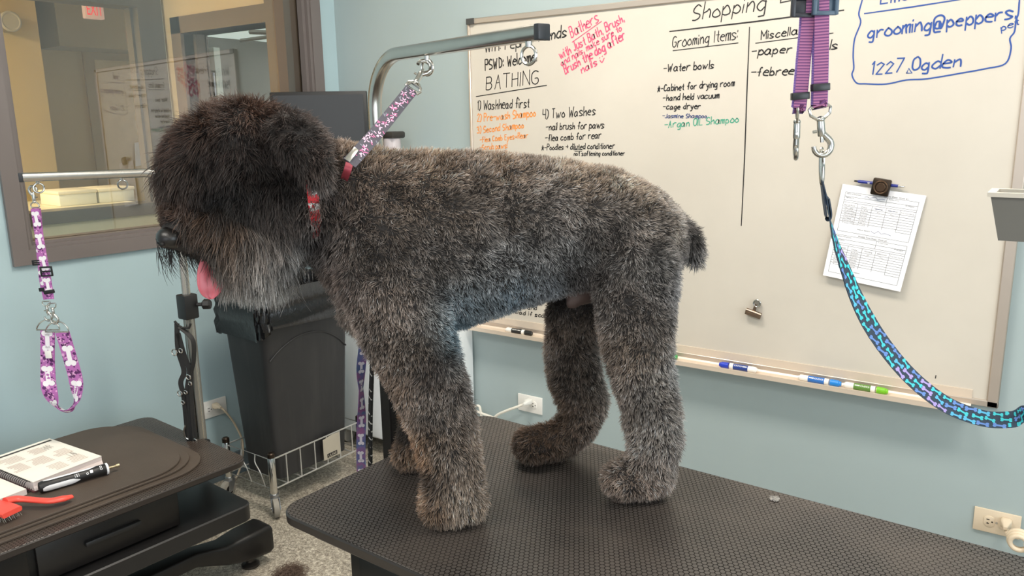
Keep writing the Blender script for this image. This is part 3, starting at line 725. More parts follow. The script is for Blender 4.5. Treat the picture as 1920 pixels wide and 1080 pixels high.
# ------------------------------------------------------------------ grooming table under the dog
def hex_mat(name, cell, gap, s, wear=.25):
    k = NT(name); o = k.obj(); p = k.vmath('SCALE', o); p.inputs['Scale'].default_value = 1 / s
    r = (1.0, 1.7320508, 1.0)
    fl = k.vmath('MULTIPLY', p.outputs[0], (1, 1, 0)).outputs[0]
    a = k.vmath('SUBTRACT', k.vmath('WRAP', fl, r).outputs[0], (.5, .8660254, .0)).outputs[0]
    kk = k.t.nodes
    for nd in list(kk):
        if nd.bl_idname == 'ShaderNodeVectorMath' and nd.operation == 'WRAP': nd.inputs[2].default_value = (0, 0, 0)
    sh = k.vmath('SUBTRACT', fl, (.5, .8660254, 0)).outputs[0]
    w2_ = k.vmath('WRAP', sh, r); w2_.inputs[2].default_value = (0, 0, 0)
    b = k.vmath('SUBTRACT', w2_.outputs[0], (.5, .8660254, .0)).outputs[0]
    a = k.vmath('MULTIPLY', a, (1, 1, 0)).outputs[0]; b = k.vmath('MULTIPLY', b, (1, 1, 0)).outputs[0]
    def hd(v):
        v = k.vmath('ABSOLUTE', v).outputs[0]
        d = k.vmath('DOT_PRODUCT', v, (.5, .8660254, 0)).outputs['Value']
        sx = k.n('ShaderNodeSeparateXYZ'); k.l(v, sx.inputs[0])
        return k.math('MAXIMUM', d, sx.outputs[0])
    h = k.math('MINIMUM', hd(a), hd(b))                      # 0 centre .. 0.5 edge
    edge = k.n('ShaderNodeMapRange'); edge.interpolation_type = 'SMOOTHSTEP'
    edge.inputs['From Min'].default_value = .37; edge.inputs['From Max'].default_value = .45
    k.l(h, edge.inputs['Value']); e = edge.outputs[0]
    n = k.noise(5, 5); n2 = k.noise(420, 2); n3 = k.noise(60, 5)
    wearf = k.ramp(n, [(.42, (0, 0, 0)), (.62, (255, 255, 255))])
    cc = k.mix(k.math('MULTIPLY', wearf, wear), lin(cell), lin((98, 88, 80)))
    dust = k.ramp(n2, [(.60, (0, 0, 0)), (.74, (255, 255, 255))])
    cc = k.mix(k.math('MULTIPLY', k.math('MULTIPLY', dust, n3), .22), cc, lin((150, 144, 138)))
    ef = k.math('MULTIPLY', e, k.math('SUBTRACT', 1.0, k.math('MULTIPLY', wearf, .4)))
    k.l(k.mix(ef, cc, lin(gap)), k.b.inputs['Base Color'])
    k.l(k.math('ADD', .24, k.math('MULTIPLY', n3, .2)), k.b.inputs['Roughness'])
    k.l(k.math('SUBTRACT', .55, k.math('MULTIPLY', e, .45)), k.b.inputs['Specular IOR Level'])
    hh = k.math('ADD', k.math('MULTIPLY', k.math('SUBTRACT', 1.0, e), .8), k.math('MULTIPLY', n2, .35))
    k.bump(hh, .45, .0006)
    return k.m
m_hex = hex_mat('hex_textured_rubber', (72, 67, 64), (14, 12, 11), .0095)
m_edge = mat('black_edge_band', (44, 38, 35), .35)
TU = unit(V(1, -.038, 0)); TV = V(-TU[1], TU[0], 0); TC = V(-1.130, 1.153, .75) + TU * .62
gt = thing('grooming_table', V(TC[0], TC[1], 0), 'black grooming table with hexagon textured top under the standing dog', 'table')
mb = MB(); rr_slab(mb, TC, TU, TV, .62, .304, .05, [(-.001, .003), (0.0, .004)]); mb.build('table_surface', m_hex, gt, 30)
mb = MB(); rr_slab(mb, TC, TU, TV, .62, .304, .05, [(-.022, .004), (-.019, .001), (-.004, 0), (-.0012, .0022)]); mb.build('edge_band', m_edge, gt, 40)
fx = [TU, TV, UP]
mb = MB(); mb.rbox(TC + V(0, 0, -.036), .55, .272, .0135, .003, fx); mb.build('subframe', black_satin, gt)
dw = TC + V(0, 0, -.13)
mb = MB(); mb.rbox(dw, .49, .24, .082, .003, fx); cab = mb.build('drawer_cabinet', mat('black_laminate', (15, 13, 12), .4, 0, .15, 5), gt)
for q in (-1, 1):
    mb = MB(); c = dw - TV * .246 + TU * q * .23 - UP * .004; mb.rbox(c, .222, .008, .07, .003, fx); d = mb.build('drawer', mat('black_laminate', (15, 13, 12)), gt)
    mb = MB(); mb.rbox(c - TV * .014 + UP * .02, .06, .006, .006, .003, fx); mb.build('drawer_handle', black_plastic, d)
mb = MB(); mb.rbox(TC + V(0, 0, -.3), .06, .06, .1, .01, fx)
for q in (-1, 1):
    for a, b in (((-.36, .28), (.36, .0)), ((-.36, 0), (.36, .28))):
        p0 = TC + TU * a[0] + TV * q * .17 + V(0, 0, -.75 + .14 + a[1]); p1 = TC + TU * b[0] + TV * q * .17 + V(0, 0, -.75 + .14 + b[1])
        mb.sqtube([p0, p1], TV, .022)
mb.build('scissor_lift', black_satin, gt)
mb = MB(); rr_slab(mb, V(TC[0], TC[1], 0), TU, TV, .60, .25, .06, [(.07, .004), (.074, 0), (.104, 0), (.108, .004)]); mb.build('base_platform', mat('brown_grey_platform', (92, 80, 68), .6), gt)
for q in (-1, 1):
    mb = MB(); c = V(TC[0], TC[1], .045) + TU * q * .5; mb.rbox(c, .045, .27, .026, .012, fx); mb.build('foot_bar', black_satin, gt)
    for r in (-1, 1):
        mb = MB(); p = V(TC[0], TC[1], 0) + TU * q * .5 + TV * r * .24; mb.cyl(p, p + UP * .02, .024, .016); mb.build('leveling_foot', black_plastic, gt)

# ------------------------------------------------------------------ second grooming table, low, along the left wall
k = NT('ribbed_dark_rubber')
sx = k.n('ShaderNodeSeparateXYZ'); k.l(k.obj(), sx.inputs[0])
rib = k.math('SINE', k.math('MULTIPLY', sx.outputs[0], 1500.0))
nn = k.noise(4, 4); n2 = k.noise(300, 2)
k.l(k.mix(nn, lin((58, 49, 42)), lin((92, 79, 68))), k.b.inputs['Base Color']); k.b.inputs['Roughness'].default_value = .62
k.bump(k.math('ADD', rib, k.math('MULTIPLY', n2, 1.5)), .25, .0006); m_mat_ = k.m
SZ = .45
e0, e1 = pz(455, 862, SZ), pz(262, 783, SZ)       # near and far corners of its right end
UV_ = unit(V(.064, .998, 0)); UX = V(UV_[1], -UV_[0], 0)   # along, and towards the room
W2 = .31; L2 = .62
SC = V(*(e0 + UX * .006 + UV_ * .02)) - UX * W2 - UV_ * L2; SC[2] = SZ
st_ = thing('grooming_table', V(SC[0], SC[1], 0), 'low black grooming table by the left wall holding planner and red brush', 'table')
fx2 = [UX, UV_, UP]
m_hex2 = hex_mat('hex_textured_rubber_low', (72, 62, 55), (20, 16, 14), .0095)
mb = MB(); rr_slab(mb, SC, UX, UV_, W2, L2, .045, [(-.001, .003), (0.0, .004)]); mb.build('table_surface', m_hex2, st_, 30)
mb = MB(); rr_slab(mb, SC, UX, UV_, W2, L2, .045, [(-.022, .004), (-.019, .001), (-.004, 0), (-.0012, .0022)]); mb.build('edge_band', m_edge, st_)
mlam = mat('black_laminate', (15, 13, 12))
cbx = SC + V(0, 0, -.085) - UV_ * .06
mb = MB(); mb.rbox(cbx, W2 - .055, L2 - .15, .062, .003, fx2); mb.build('drawer_cabinet', mlam, st_)
for q, (a, b) in enumerate(((.08, .46), (-.32, .06))):
    c = cbx + UX * (W2 - .049) + UV_ * ((a + b) / 2)
    mb = MB(); mb.rbox(c, .008, (b - a) / 2, .055, .002, fx2); d = mb.build('drawer', mat('drawer_front_black', (19, 16, 15), .38), st_)
    mb = MB(); mb.rbox(c + UX * .014 + UP * .004, .008, .075, .007, .003, fx2); mb.build('drawer_handle', black_plastic, d)
mb = MB(); c = SC + V(0, 0, -.175); rr_slab(mb, c, UX, UV_, W2, L2, .035, [(-.028, .004), (-.024, 0), (.022, 0), (.026, .004)]); mb.build('lower_shelf', mat('charcoal_panel', (27, 26, 26), .4), st_)
m_under = mat('dark_charcoal_steel', (24, 22, 21), .4, .2)
mb = MB()
for q in (-1, 1):
    for a, b in ((-.3, .3), (.3, -.3)):
        mb.sqtube([V(SC[0], SC[1], .1) + UX * q * .16 + UV_ * a, V(SC[0], SC[1], .23) + UX * q * .16 + UV_ * b], UX, .018)
mb.build('scissor_lift', m_under, st_)
FOOT = pz(470, 1060, 0)
fs_ = float((FOOT - SC) @ UV_); fxo = float((FOOT - SC) @ UX)
for q in (-1, 1):
    xo = fxo if q > 0 else -fxo
    rings = []
    for a, zc_, hz_, hw in ((-fs_ + .0, .075, .035, .04), (-fs_ + .06, .078, .034, .038), (-fs_ + .16, .12, .024, .034), (-.1, .125, .022, .034), (.1, .125, .022, .034), (fs_ - .2, .125, .024, .034), (fs_ - .1, .095, .034, .042), (fs_ - .03, .09, .046, .05), (fs_ + .05, .088, .05, .052), (fs_ + .065, .086, .044, .046)):
        p = V(SC[0], SC[1], zc_) + UX * xo + UV_ * a
        rings.append([p + UX * x * hw + UP * y * hz_ for x, y in rr_outline(1, 1, .3, 3)])
    mb = MB(); mb.loft(rings); fb = mb.build('foot_bar', m_under, st_)
    for r in (-1, 1):
        p = V(SC[0], SC[1], 0) + UX * xo + UV_ * fs_ * r
        mb = MB(); mb.tube([p + UP * z for z in (.0005, .008, .014, .016, .05)], [.03, .03, .022, .014, .014], 20); mb.build('leveling_foot', mat('foot_metal', (70, 66, 62), .3, .7), fb)
mb = MB(); mb.rbox(V(SC[0], SC[1], .1) + UV_ * 0, .26, .05, .02, .006, fx2); mb.build('cross_beam', m_under, st_)

# stacked rubber mats on it
mats_ = []
for i, (ins_r, ins_e, thick) in enumerate(((.035, .075, .006), (.055, .10, .006), (.062, .125, .006))):
    hx = W2 - .012 - ins_r / 2; c = SC + V(0, 0, .0006 + .0068 * i) - UX * (ins_r / 2 - .005 * 0) - UV_ * (ins_e / 2 - .01)
    hy = L2 - ins_e / 2 - .015
    mb = MB(); rr_slab(mb, c, UX, UV_, hx, hy, [.13, .11, .06, .06], [(0, .001), (.001, 0), (thick - .001, 0), (thick, .001)], seg=12)
    t = mb.build('rubber_mat', m_mat_); tag(t, ('lowest rubber mat, directly on the low table', 'middle rubber mat of the stack on the low table', 'topmost brown rubber mat under the planner and brush')[i], 'mat', 'rubber mats stacked on the low table')
MZ = SZ + .0006 + .0068 * 2 + .006 + .0004

# ------------------------------------------------------------------ planner, second notebook, trimmer, brush
def flat(px, py, z=MZ): return pz(px, py, z)
# planner page outline seen in the photo
zt_ = MZ + .03
pc = [flat(0, 853, zt_), flat(93, 822, zt_), flat(190, 855, zt_), flat(57, 902, zt_)]
along = unit(pc[2] - pc[3]); 
pA, pB = pc[1], pc[2]                     # right edge of the page, back to front
side = unit(pB - pA); perp = V(side[1], -side[0], 0)
if perp @ (flat(0, 853, zt_) - pA) < 0: perp = -perp
Lp = np.linalg.norm(pB - pA); Wp = np.linalg.norm(pc[3] - pc[2])
pl = thing('planner', pA, 'open spiral planner with printed pages on the topmost mat', 'notebook')
def page_pt(u, v, z): return V(*(pA + side * u * Lp + perp * v * Wp)[:2], z)
ax = [side, perp, UP]
mb = MB(); mb.box(page_pt(.5, .5, MZ + .0022) , Lp / 2 + .004, Wp / 2 + .004, .002, ax); mb.build('rear_cover', mat('maroon_cover', (104, 62, 66), .5), pl)
k = NT('page_block'); sx = k.n('ShaderNodeSeparateXYZ'); k.l(k.obj(), sx.inputs[0])
k.l(k.mix(k.math('GREATER_THAN', k.math('SINE', k.math('MULTIPLY', sx.outputs[2], 5200.)), .3), lin((238, 228, 222)), lin((206, 186, 186))), k.b.inputs['Base Color']); m_block = k.m
mb = MB(); mb.loft([[page_pt(u, v, z) for u, v in ((0 - o_, 0), (1 - o_, 0), (1 - o_, 1), (0 - o_, 1))] for z, o_ in ((MZ + .0045, -.02), (MZ + .016, 0), (MZ + .0285, .0))]); mb.build('page_block', m_block, pl, 0)
mb = MB(); mb.box(page_pt(.5, .5, MZ + .0295), Lp / 2 + .001, Wp / 2, .0008, ax); mb.build('top_page', mat('page_cream', (246, 238, 226), .6), pl, 0)
mb = MB(); fnp = lambda u, v: page_pt(u, v, MZ + .0307)
def rect(u0, v0, u1, v1, mi=0): mb.quad(fnp(u0, v0), fnp(u1, v0), fnp(u1, v1), fnp(u0, v1), mi)
rect(.05, .03, .09, .98, 1)
g = random.Random(4)
for (u0, u1, v0, v1) in ((.16, .34, .30, .55), (.16, .36, .62, .95), (.42, .62, .10, .36), (.42, .66, .42, .70), (.4, .64, .74, .97), (.72, .92, .12, .36), (.74, .94, .42, .68)):
    n_ = int((u1 - u0) / .03)
    for i in range(n_):
        u = u0 + (u1 - u0) * (i + .2) / n_; rect(u, v0, u + .013, v0 + (v1 - v0) * g.uniform(.6, 1), 0)
mb.build('page_print', [mat('print_tan', (206, 186, 172), .6), mat('print_charcoal', (62, 58, 56), .6)], pl, 0)
mb = MB()
for (u, v) in ((.2, .2), (.62, .14)):
    for s_ in ('R', 'II', 'W'):
        for q in glyph('RWAI'[g.randrange(4)]):
            for a, b in zip(q[:-1], q[1:]):
                P0 = fnp(u + .1 - a[1] * .014, v - a[0] * .009); P1 = fnp(u + .1 - b[1] * .014, v - b[0] * .009); n_ = unit(np.cross(P1 - P0, UP)) * .0005
                mb.quad(P0 - n_ + UP * .0002, P0 + n_ + UP * .0002, P1 + n_ + UP * .0002, P1 - n_ + UP * .0002)
        u += .012; v += .045
mb.build('pencil_notes', mat('pencil', (120, 108, 102), .6), pl, 0)
# spiral coil along the front edge
mb = MB(); sp = []
for i in range(18 * 26 + 1):
    a = 2 * PI * i / 18; v = i / (18 * 26) * .96 + .01
    p = page_pt(v, 1.0 + .035, MZ + .0165); sp.append(p + perp * .0095 * math.cos(a) + UP * .0155 * math.sin(a))
mb.tube(sp, .0011, 5); mb.build('spiral_coil', black_plastic, pl)
# lower notebook in front of the coil
n0 = flat(50, 908, MZ + .012); n1 = flat(0, 926, MZ + .012)
nb = thing('notebook', flat(20, 915), 'white notebook page below the planner coil near the brush', 'notebook')
def np_pt(u, v, z): return V(*(pA + side * (Lp * (.02 + .97 * u)) + perp * (Wp * 1.09 + v * .17))[:2], z)
mb = MB(); mb.loft([[np_pt(u, v, z) for u, v in ((0, 0), (1, 0), (1, 1), (0, 1))] for z in (MZ + .0006, MZ + .016)]); mb.build('page_block', m_block, nb, 0)
mb = MB(); mb.loft([[np_pt(u, v, z) for u, v in ((0, 0), (1, 0), (1, 1), (0, 1))] for z in (MZ + .0162, MZ + .0172)]); mb.build('top_page', mat('page_cream', (246, 238, 226)), nb, 0)
# cordless trimmer
zt2 = MZ + .017
A, B = pz(72, 915, zt2), pz(206, 877, zt2); e = unit(B - A); L = np.linalg.norm(B - A); sd = np.cross(UP, e)
t = thing('nail_grinder', V(*((A + B) / 2)[:2], MZ), 'black and white cordless nail grinder lying beside the planner', 'nail grinder')
R_ = .0165
mb = MB(); prof = [(0, .5), (.01, .86), (.04, .98), (.2, 1), (.45, .98), (.7, .94), (.93, .96), (.94, .9)]
mb.tube([A + e * L * q for q, r in prof], [R_ * r for q, r in prof], 24); bd = mb.build('grip_body', mat('grinder_black', (28, 27, 28), .45), t)
def skin(th0, th1, q0, q1, n=8):
    rows = []
    for i in range(13):
        q = q0 + (q1 - q0) * i / 12; r = R_ * np.interp(q, [p[0] for p in prof], [p[1] for p in prof]) * 1.02
        f_ = min(1, min(q - q0, q1 - q) / .12 + .15); m_ = (th0 + th1) / 2; hw = (th1 - th0) / 2 * f_
        rows.append([A + e * L * q + r * (sd * math.sin(m_ + hw * (2 * j / n - 1)) + UP * math.cos(m_ + hw * (2 * j / n - 1))) for j in range(n + 1)])
    return rows
mb = MB(); mb.loft(skin(-.9, .9 - .55, .02, .82), False, False, False); mb.loft(skin(1.25, 2.3, .0, .55), False, False, False)
tw = sd if (sd @ (EYE - A)) > 0 else -sd
if tw is not sd and (tw @ sd) < 0:
    mb = MB(); mb.loft(skin(-.35, .95, .02, .82), False, False, False); mb.loft(skin(-2.3, -1.25, .0, .55), False, False, False)
mb.build('white_shell', mat('gloss_white', (240, 240, 242), .25), t)
mb = MB(); mb.tube([A + e * L * q for q in (.935, .945, .965, .975)], [R_ * .9, R_ * 1.02, R_ * 1.02, R_ * .8], 22); mb.build('end_ring', mat('gloss_white', (240, 240, 242)), t)
mb = MB(); B2 = A + e * L * .975
mb.tube([B2, B2 + e * .006, B2 + e * .0065], [.004, .004, .003], 10); mb.tube([B2 + e * .006, B2 + e * .02, B2 + e * .0205, B2 + e * .03], [.0035, .0035, .0055, .0055], 14); mb.build('grinding_tip', mat('brass_tip', (176, 160, 130), .4, .8), t)
mb = MB(); vv = unit(tw * .8 + UP * .6)
for q, al in ((.86, .5), (.86, .95), (.66, 1.1)):
    dd = unit(tw * math.sin(al) + UP * math.cos(al)); p = A + e * L * q + dd * R_ * 1.0; mb.torus(p, dd, .0026, .0008, 14, 6)
pp = A + e * L * .72 + vv * R_ * .98; mb.rbox(pp, .004, .0045, .001, .001, [e, np.cross(vv, e), vv])
for q in (.5, .53):
    pp = A + e * L * q + vv * R_ * .99; u_ = np.cross(vv, e)
    mb.tube([pp + e * a * .0022 + u_ * b * .0042 for a, b in ((-1, -1), (1, -1), (1, 1), (-1, 1))], .0007, 6, True)
mb.build('display_and_buttons', mat('gloss_white', (240, 240, 242)), t)
# red slicker brush
zb = MZ + .022
t = thing('slicker_brush', flat(60, 945), 'coral red slicker brush with wire bristles on the topmost mat', 'brush')
hp = [(135, 931), (118, 935), (95, 939), (70, 938), (45, 936), (28, 936), (10, 940)]
m_red = mat('coral_red_plastic', (240, 84, 70), .38, 0, .04)
P_ = [pz(x, y, MZ + z) for (x, y), z in zip(hp, (.013, .017, .02, .022, .026, .03, .034))]
rad = [.008, .0125, .0115, .0105, .0115, .014, .015]
mb = MB(); pts = catmull(P_, 5); rr_ = np.interp(np.linspace(0, 1, len(pts)), np.linspace(0, 1, 7), rad); rings = []
for i, p in enumerate(pts):
    tt = unit(pts[min(i + 1, len(pts) - 1)] - pts[max(i - 1, 0)]); w_ = unit(np.cross(tt, UP)); u_ = np.cross(w_, tt)
    rings.append([p + w_ * rr_[i] * 1.0 * math.cos(2 * PI * j / 16) + u_ * rr_[i] * .62 * math.sin(2 * PI * j / 16) for j in range(16)])
mb.loft(rings); mb.build('handle', m_red, t)
hc = pz(0, 958, MZ + .032); hd_ = unit(P_[-1] - P_[-3]); hw_ = unit(np.cross(UP, hd_))
hx_ = unit(pz(46, 950, MZ + .03) - pz(0, 939, MZ + .03)); hy_ = np.cross(UP, hx_)
hb = [hx_, hy_, UP]; pad_c = pz(-6, 951, MZ + .03)
mb = MB(); rings = []
for a, zz in ((-1, .006), (-.5, .001), (0, 0), (.5, .001), (1, .006)):
    p = pad_c + hx_ * a * .058 + UP * (-zz * .6)
    rings.append([p + hy_ * x + UP * y for x, y in rr_outline(.026, .0065, .004, 3)])
mb.loft(rings); mb.build('brush_head', m_red, t)
mb = MB(); gb = random.Random(2)
for i in range(14):
    for j in range(9):
        a = -.05 + .1 * i / 13; b = -.022 + .044 * j / 8
        p = pad_c + hx_ * a + hy_ * b - UP * .006; q = p + V(0, 0, -.0185 + .002 * gb.random()) + hx_ * (.006 + .003 * gb.random()) + hy_ * (gb.random() - .5) * .004
        q[2] = max(q[2], MZ + .0003); m_ = (p * .45 + q * .55) - hx_ * .003; mb.tube([p, m_, q], .00045, 4, caps=False)
bs_ = mb.build('bristles', mat('wire_bristle', (150, 148, 140), .3, .9), t); bs_['kind'] = 'stuff'

# ------------------------------------------------------------------ grooming arms
def arm(base, zclamp0, zclamp1, zarm, dirv, length, h, R, lab, rings_at, low_black, knob_z=None):
    b = V(base[0], base[1], 0); d = unit(V(dirv[0], dirv[1], 0)); side_ = np.cross(d, UP)
    t = thing('grooming_post', V(b[0], b[1], zclamp0), lab, 'grooming arm')
    pts = [b + UP * low_black, b + UP * (zarm - R)]
    n = 10
    for i in range(1, n + 1):
        a = PI / 2 * i / n; pts.append(b + UP * (zarm - R + R * math.sin(a)) + d * R * (1 - math.cos(a)))
    pts.append(b + d * length + UP * zarm)
    mb = MB(); mb.sqtube(pts, side_, h, bev=.3); mb.build('bent_bar', steel, t, 50)
    e_ = b + d * length + UP * zarm
    mb = MB(); mb.rbox(e_ + d * .004, .006, h * 1.06, h * 1.06, .002, [d, side_, UP]); mb.build('end_cap', mat('dark_end_cap', (44, 46, 50), .4), t)
    for q in rings_at:
        c = b + d * q + UP * (zarm - h)
        mb = MB(); mb.cyl(c + UP * .002, c - UP * .008, .006, .005, 12); mb.torus(c - UP * .02, unit(d * .25 + side_), .0135, .0026); mb.build('eye_ring', nickel, t)
    return t, b, d
lp = V(-2.243, 1.408, 0)
la, lb, ld = arm(lp, .40, .9, 1.32, (-.54, -.86), .40, .0125, .085, 'steel grooming arm clamped behind the low table at left', (.365, .145), .43)
mb = MB(); mb.sqtube([lb + UP * .33, lb + UP * .90], V(1, 0, 0), .0135); 
mb.build('lower_tube', mat('dark_tube_metal', (128, 126, 120), .35, .6), la)
zk = 0.895
mb = MB(); mb.rbox(lb + UP * zk, .024, .024, .04, .005); 
mb.build('clamp_collar', black_plastic, la)
kd = unit(V(.75, .55, 0)); kp = lb + UP * (zk + .005) + kd * .03
mb = MB(); mb.cyl(kp, kp + kd * .022, .006); mb.tube([kp + kd * .018, kp + kd * .022, kp + kd * .04, kp + kd * .044], [.012, .017, .017, .012], 7); mb.build('clamp_knob', black_plastic, la, 25)
mb = MB(); mb.rbox(lb + V(0, -.035, .41), .03, .05, .035, .006); mb.build('table_clamp', black_plastic, la)
dp = V(-1.152, 1.179, 0)
da, db, dd_ = arm(dp, .6, 1.0, 1.582, (.9585, -.285), .513, .0112, .10, 'steel grooming arm curving over the dog with leash clipped on', (.2, .486), .98)
mb = MB(); mb.sqtube([db + UP * .52, db + UP * 1.02], V(1, 0, 0), .0155); mb.build('lower_tube', mat('black_gloss_tube', (22, 20, 20), .25), da)
mb = MB(); mb.rbox(db + UP * 1.0, .023, .023, .035, .005); mb.build('clamp_collar', black_plastic, da)
mb = MB(); mb.rbox(db + V(.045, 0, .70), .06, .028, .026, .004); mb.build('table_clamp', black_plastic, da)

rp_ = V(.128, 1.10, 0); cpl_ = EYE + ray(1532, -60) * 1.15 / F
rdir = unit(V(cpl_[0] - rp_[0], cpl_[1] - rp_[1], 0)); rlen = float(np.linalg.norm((cpl_ - rp_)[:2])) + .03
ra_, rb_, rd_ = arm(rp_, .6, 1.0, 1.82, rdir, rlen, .0112, .10, 'steel grooming arm at the right table end holding the purple coupler', (rlen - .03, .16), .55)
mb = MB(); mb.rbox(rb_ + UP * 1.0, .023, .023, .035, .005); mb.build('clamp_collar', black_plastic, ra_)
mb = MB(); mb.rbox(rb_ + V(-.045, 0, .70), .06, .028, .026, .004); mb.build('table_clamp', black_plastic, ra_)

# ------------------------------------------------------------------ bin on its wire dolly
DX0, DX1, DY0, DY1 = -2.60, -2.325, 1.735, 2.19
k = NT('scuffed_charcoal_plastic'); nz = k.noise(6, 6); 
mp = k.n('ShaderNodeMapping'); mp.inputs['Scale'].default_value = (30, 30, 3); k.l(k.obj(), mp.inputs[0]); nv = k.noise(1, 5, mp.outputs[0])
cc = k.mix(nz, lin((33, 33, 35)), lin((50, 49, 49))); k.l(k.mix(k.ramp(nv, [(.5, (0, 0, 0)), (.72, (90, 90, 90))]), cc, lin((96, 94, 90))), k.b.inputs['Base Color']); k.b.inputs['Roughness'].default_value = .55; m_bin = k.m
bc = V((DX0 + DX1) / 2 + .01, (DY0 + DY1) / 2, 0)
bn = thing('waste_bin', V(bc[0], bc[1], .115), 'tall narrow charcoal waste bin standing on a wire dolly', 'bin')
def bring(z, f_, hx=.125, hy=.215): return [V(bc[0], bc[1], z) + V(x, y, 0) for x, y in rr_outline(hx * f_, hy * f_, .035 * f_, 6)]
mb = MB(); mb.loft([bring(z, f_) for z, f_ in ((.115, .80), (.118, .82), (.4, .90), (.76, 1.0), (.77, 1.03), (.805, 1.03), (.81, 1.02), (.81, .98), (.5, .9), (.13, .8))], cap1=True); mb.build('bin_body', m_bin, bn, 35)
mb = MB()
def bx_at(y, z): return bc[0] + .125 * np.interp(z, [.118, .4, .76], [.82, .9, 1.0]) + .0012
ap = catmull([V(bx_at(0, z), bc[1] + y, z) for y, z in ((-.192, .60), (-.14, .635), (-.07, .662), (.0, .668), (.07, .655), (.14, .615), (.188, .57))], 6)
mb.tube(ap, .003, 6); mb.build('arched_rib', mat('bin_rib', (34, 34, 36), .5), bn)
# bag liner folded over its rim
mb = MB(); gl_ = random.Random(3); rings = []
base = rr_outline(.137, .228, .045, 14); nb_ = len(base)
ph = [gl_.uniform(0, 6.28) for _ in range(8)]
def wob(i, kx, a): return a * (math.sin(i * kx + ph[0]) + .6 * math.sin(i * kx * 2.3 + ph[1]) + .4 * math.sin(i * kx * 4.1 + ph[2]))
for j, (z, out) in enumerate(((.70, .014), (.725, .018), (.75, .012), (.775, .016), (.80, .012), (.835, .012), (.858, .0), (.85, -.012), (.80, -.02), (.74, -.028), (.68, -.03))):
    ring = []
    for i, (x, y) in enumerate(base):
        n_ = unit(V(x / .137 ** 2, y / .228 ** 2, 0)); o_ = out + wob(i + j * 3, .75 + .11 * j, .007 if j else .009)
        ring.append(V(bc[0] + x, bc[1] + y, z + wob(i, .31, .007 if j in (0, 1) else .0045) + (.02 * math.sin(i * .12) if j == 0 else 0)) + n_ * (o_ - .002))
    rings.append(ring)
mb.loft(rings, False, True); k = NT('black_bag_film'); k.b.inputs['Base Color'].default_value = lin((20, 20, 21)); k.b.inputs['Roughness'].default_value = .22
k.bump(k.noise(40, 4), .6, .004)
lb_ = mb.build('bin_liner', k.m, None, 60); tag(lb_, 'glossy black bag lining the waste bin rim', 'bin liner')
dl = thing('bin_dolly', V(bc[0], bc[1], 0), 'chrome wire dolly on four casters under the charcoal bin', 'dolly')
ZR0, ZR1 = .125, .225
m_wire = mat('zinc_wire', (205, 204, 200), .35, .7, .05, 20)
for cx, cy in ((DX1, DY0), (DX0, DY0), (DX1, DY1), (DX0, DY1)):
    mb = MB(); mb.tube([V(cx, cy, z) for z in (.085, .087, .235, .237)], [.013, .014, .014, .013], 18); p = mb.build('corner_post', chrome, dl)
    mb = MB(); mb.tube([V(cx, cy, z) for z in (.235, .25, .254)], [.0145, .0145, .010], 16); mb.build('post_cap', dark_metal, p)
    vw_ = unit(V(-cx, -cy, 0)); an_ = .12 if cx == DX1 else -.75
    wd_ = -V(vw_[0] * math.cos(an_) - vw_[1] * math.sin(an_), vw_[0] * math.sin(an_) + vw_[1] * math.cos(an_), 0); ax_ = np.cross(wd_, UP)
    wc = V(cx, cy, .0375) - wd_ * .016
    mb = MB()
    mb.tube([wc + ax_ * q for q in (-.011, -.009, .009, .011)], [.033, .0372, .0372, .033], 28); w_ = mb.build('caster_wheel', grey_rubber, dl)
    mb = MB(); mb.cyl(wc - ax_ * .0116, wc + ax_ * .0116, .02, n=18); mb.build('wheel_hub', slot_dark, w_)
    mb = MB(); mb.cyl(V(cx, cy, .072), V(cx, cy, .087), .017, n=18)
    for q in (-1, 1): mb.prism([wc + ax_ * q * .0145 - wd_ * .012 + UP * -.006, wc + ax_ * q * .0145 + wd_ * .012 - UP * .006, V(cx, cy, .075) + ax_ * q * .0145 + wd_ * .017, V(cx, cy, .075) + ax_ * q * .0145 - wd_ * .017], ax_ * .002)
    mb.box(V(cx, cy, .074), .017, .0155, .002, [wd_, ax_, UP]); mb.cyl(wc - ax_ * .018, wc + ax_ * .018, .005, n=10); mb.build('caster_fork', zinc, w_)
mb = MB()
for z in (ZR0 - .02, ZR1):
    mb.tube([V(DX0, DY0, z), V(DX1, DY0, z), V(DX1, DY1, z), V(DX0, DY1, z)], .0032, 8, True)
for q in (.15, .3, .46, .6, .75, .9):
    y = DY0 + (DY1 - DY0) * q; mb.tube([V(DX1, y, ZR0 - .02), V(DX1, y, ZR1)], .0026, 8); mb.tube([V(DX0, y, ZR0 - .02), V(DX0, y, ZR1)], .0026, 8)
    mb.tube([V(DX0, y, ZR0 - .02), V(DX1, y, ZR0 - .02)], .0026, 8)
for q in (.35, .65):
    x = DX0 + (DX1 - DX0) * q
    mb.tube(catmull([V(x, DY0, ZR1), V(x + .005, DY0 - .006, ZR1 - .03), V(x + .04, DY0 - .012, ZR1 - .06), V(x + .05, DY0 - .002, ZR0 - .02)], 5), .0024, 8)
mb.build('wire_basket', m_wire, dl)
mb = MB(); y0 = DY0 + .249; y1 = DY0 + .337
mb.prism([V(DX1 + .0035, y, z) for y, z in ((y0, .128), (y1, .128), (y1, .222), ((y0 + y1) / 2 + .01, .224), (y0, .216))], V(.002, 0, 0)); pl_ = mb.build('name_plate', mat('beige_plate', (190, 182, 166), .4, .2), dl)
mb = MB(); zz = .142; mb.box((DX1 + .0062, (y0 + y1) / 2, zz), .0005, .026, .008)
nbx = mb.build('brand_panel', slot_dark, pl_, 0)
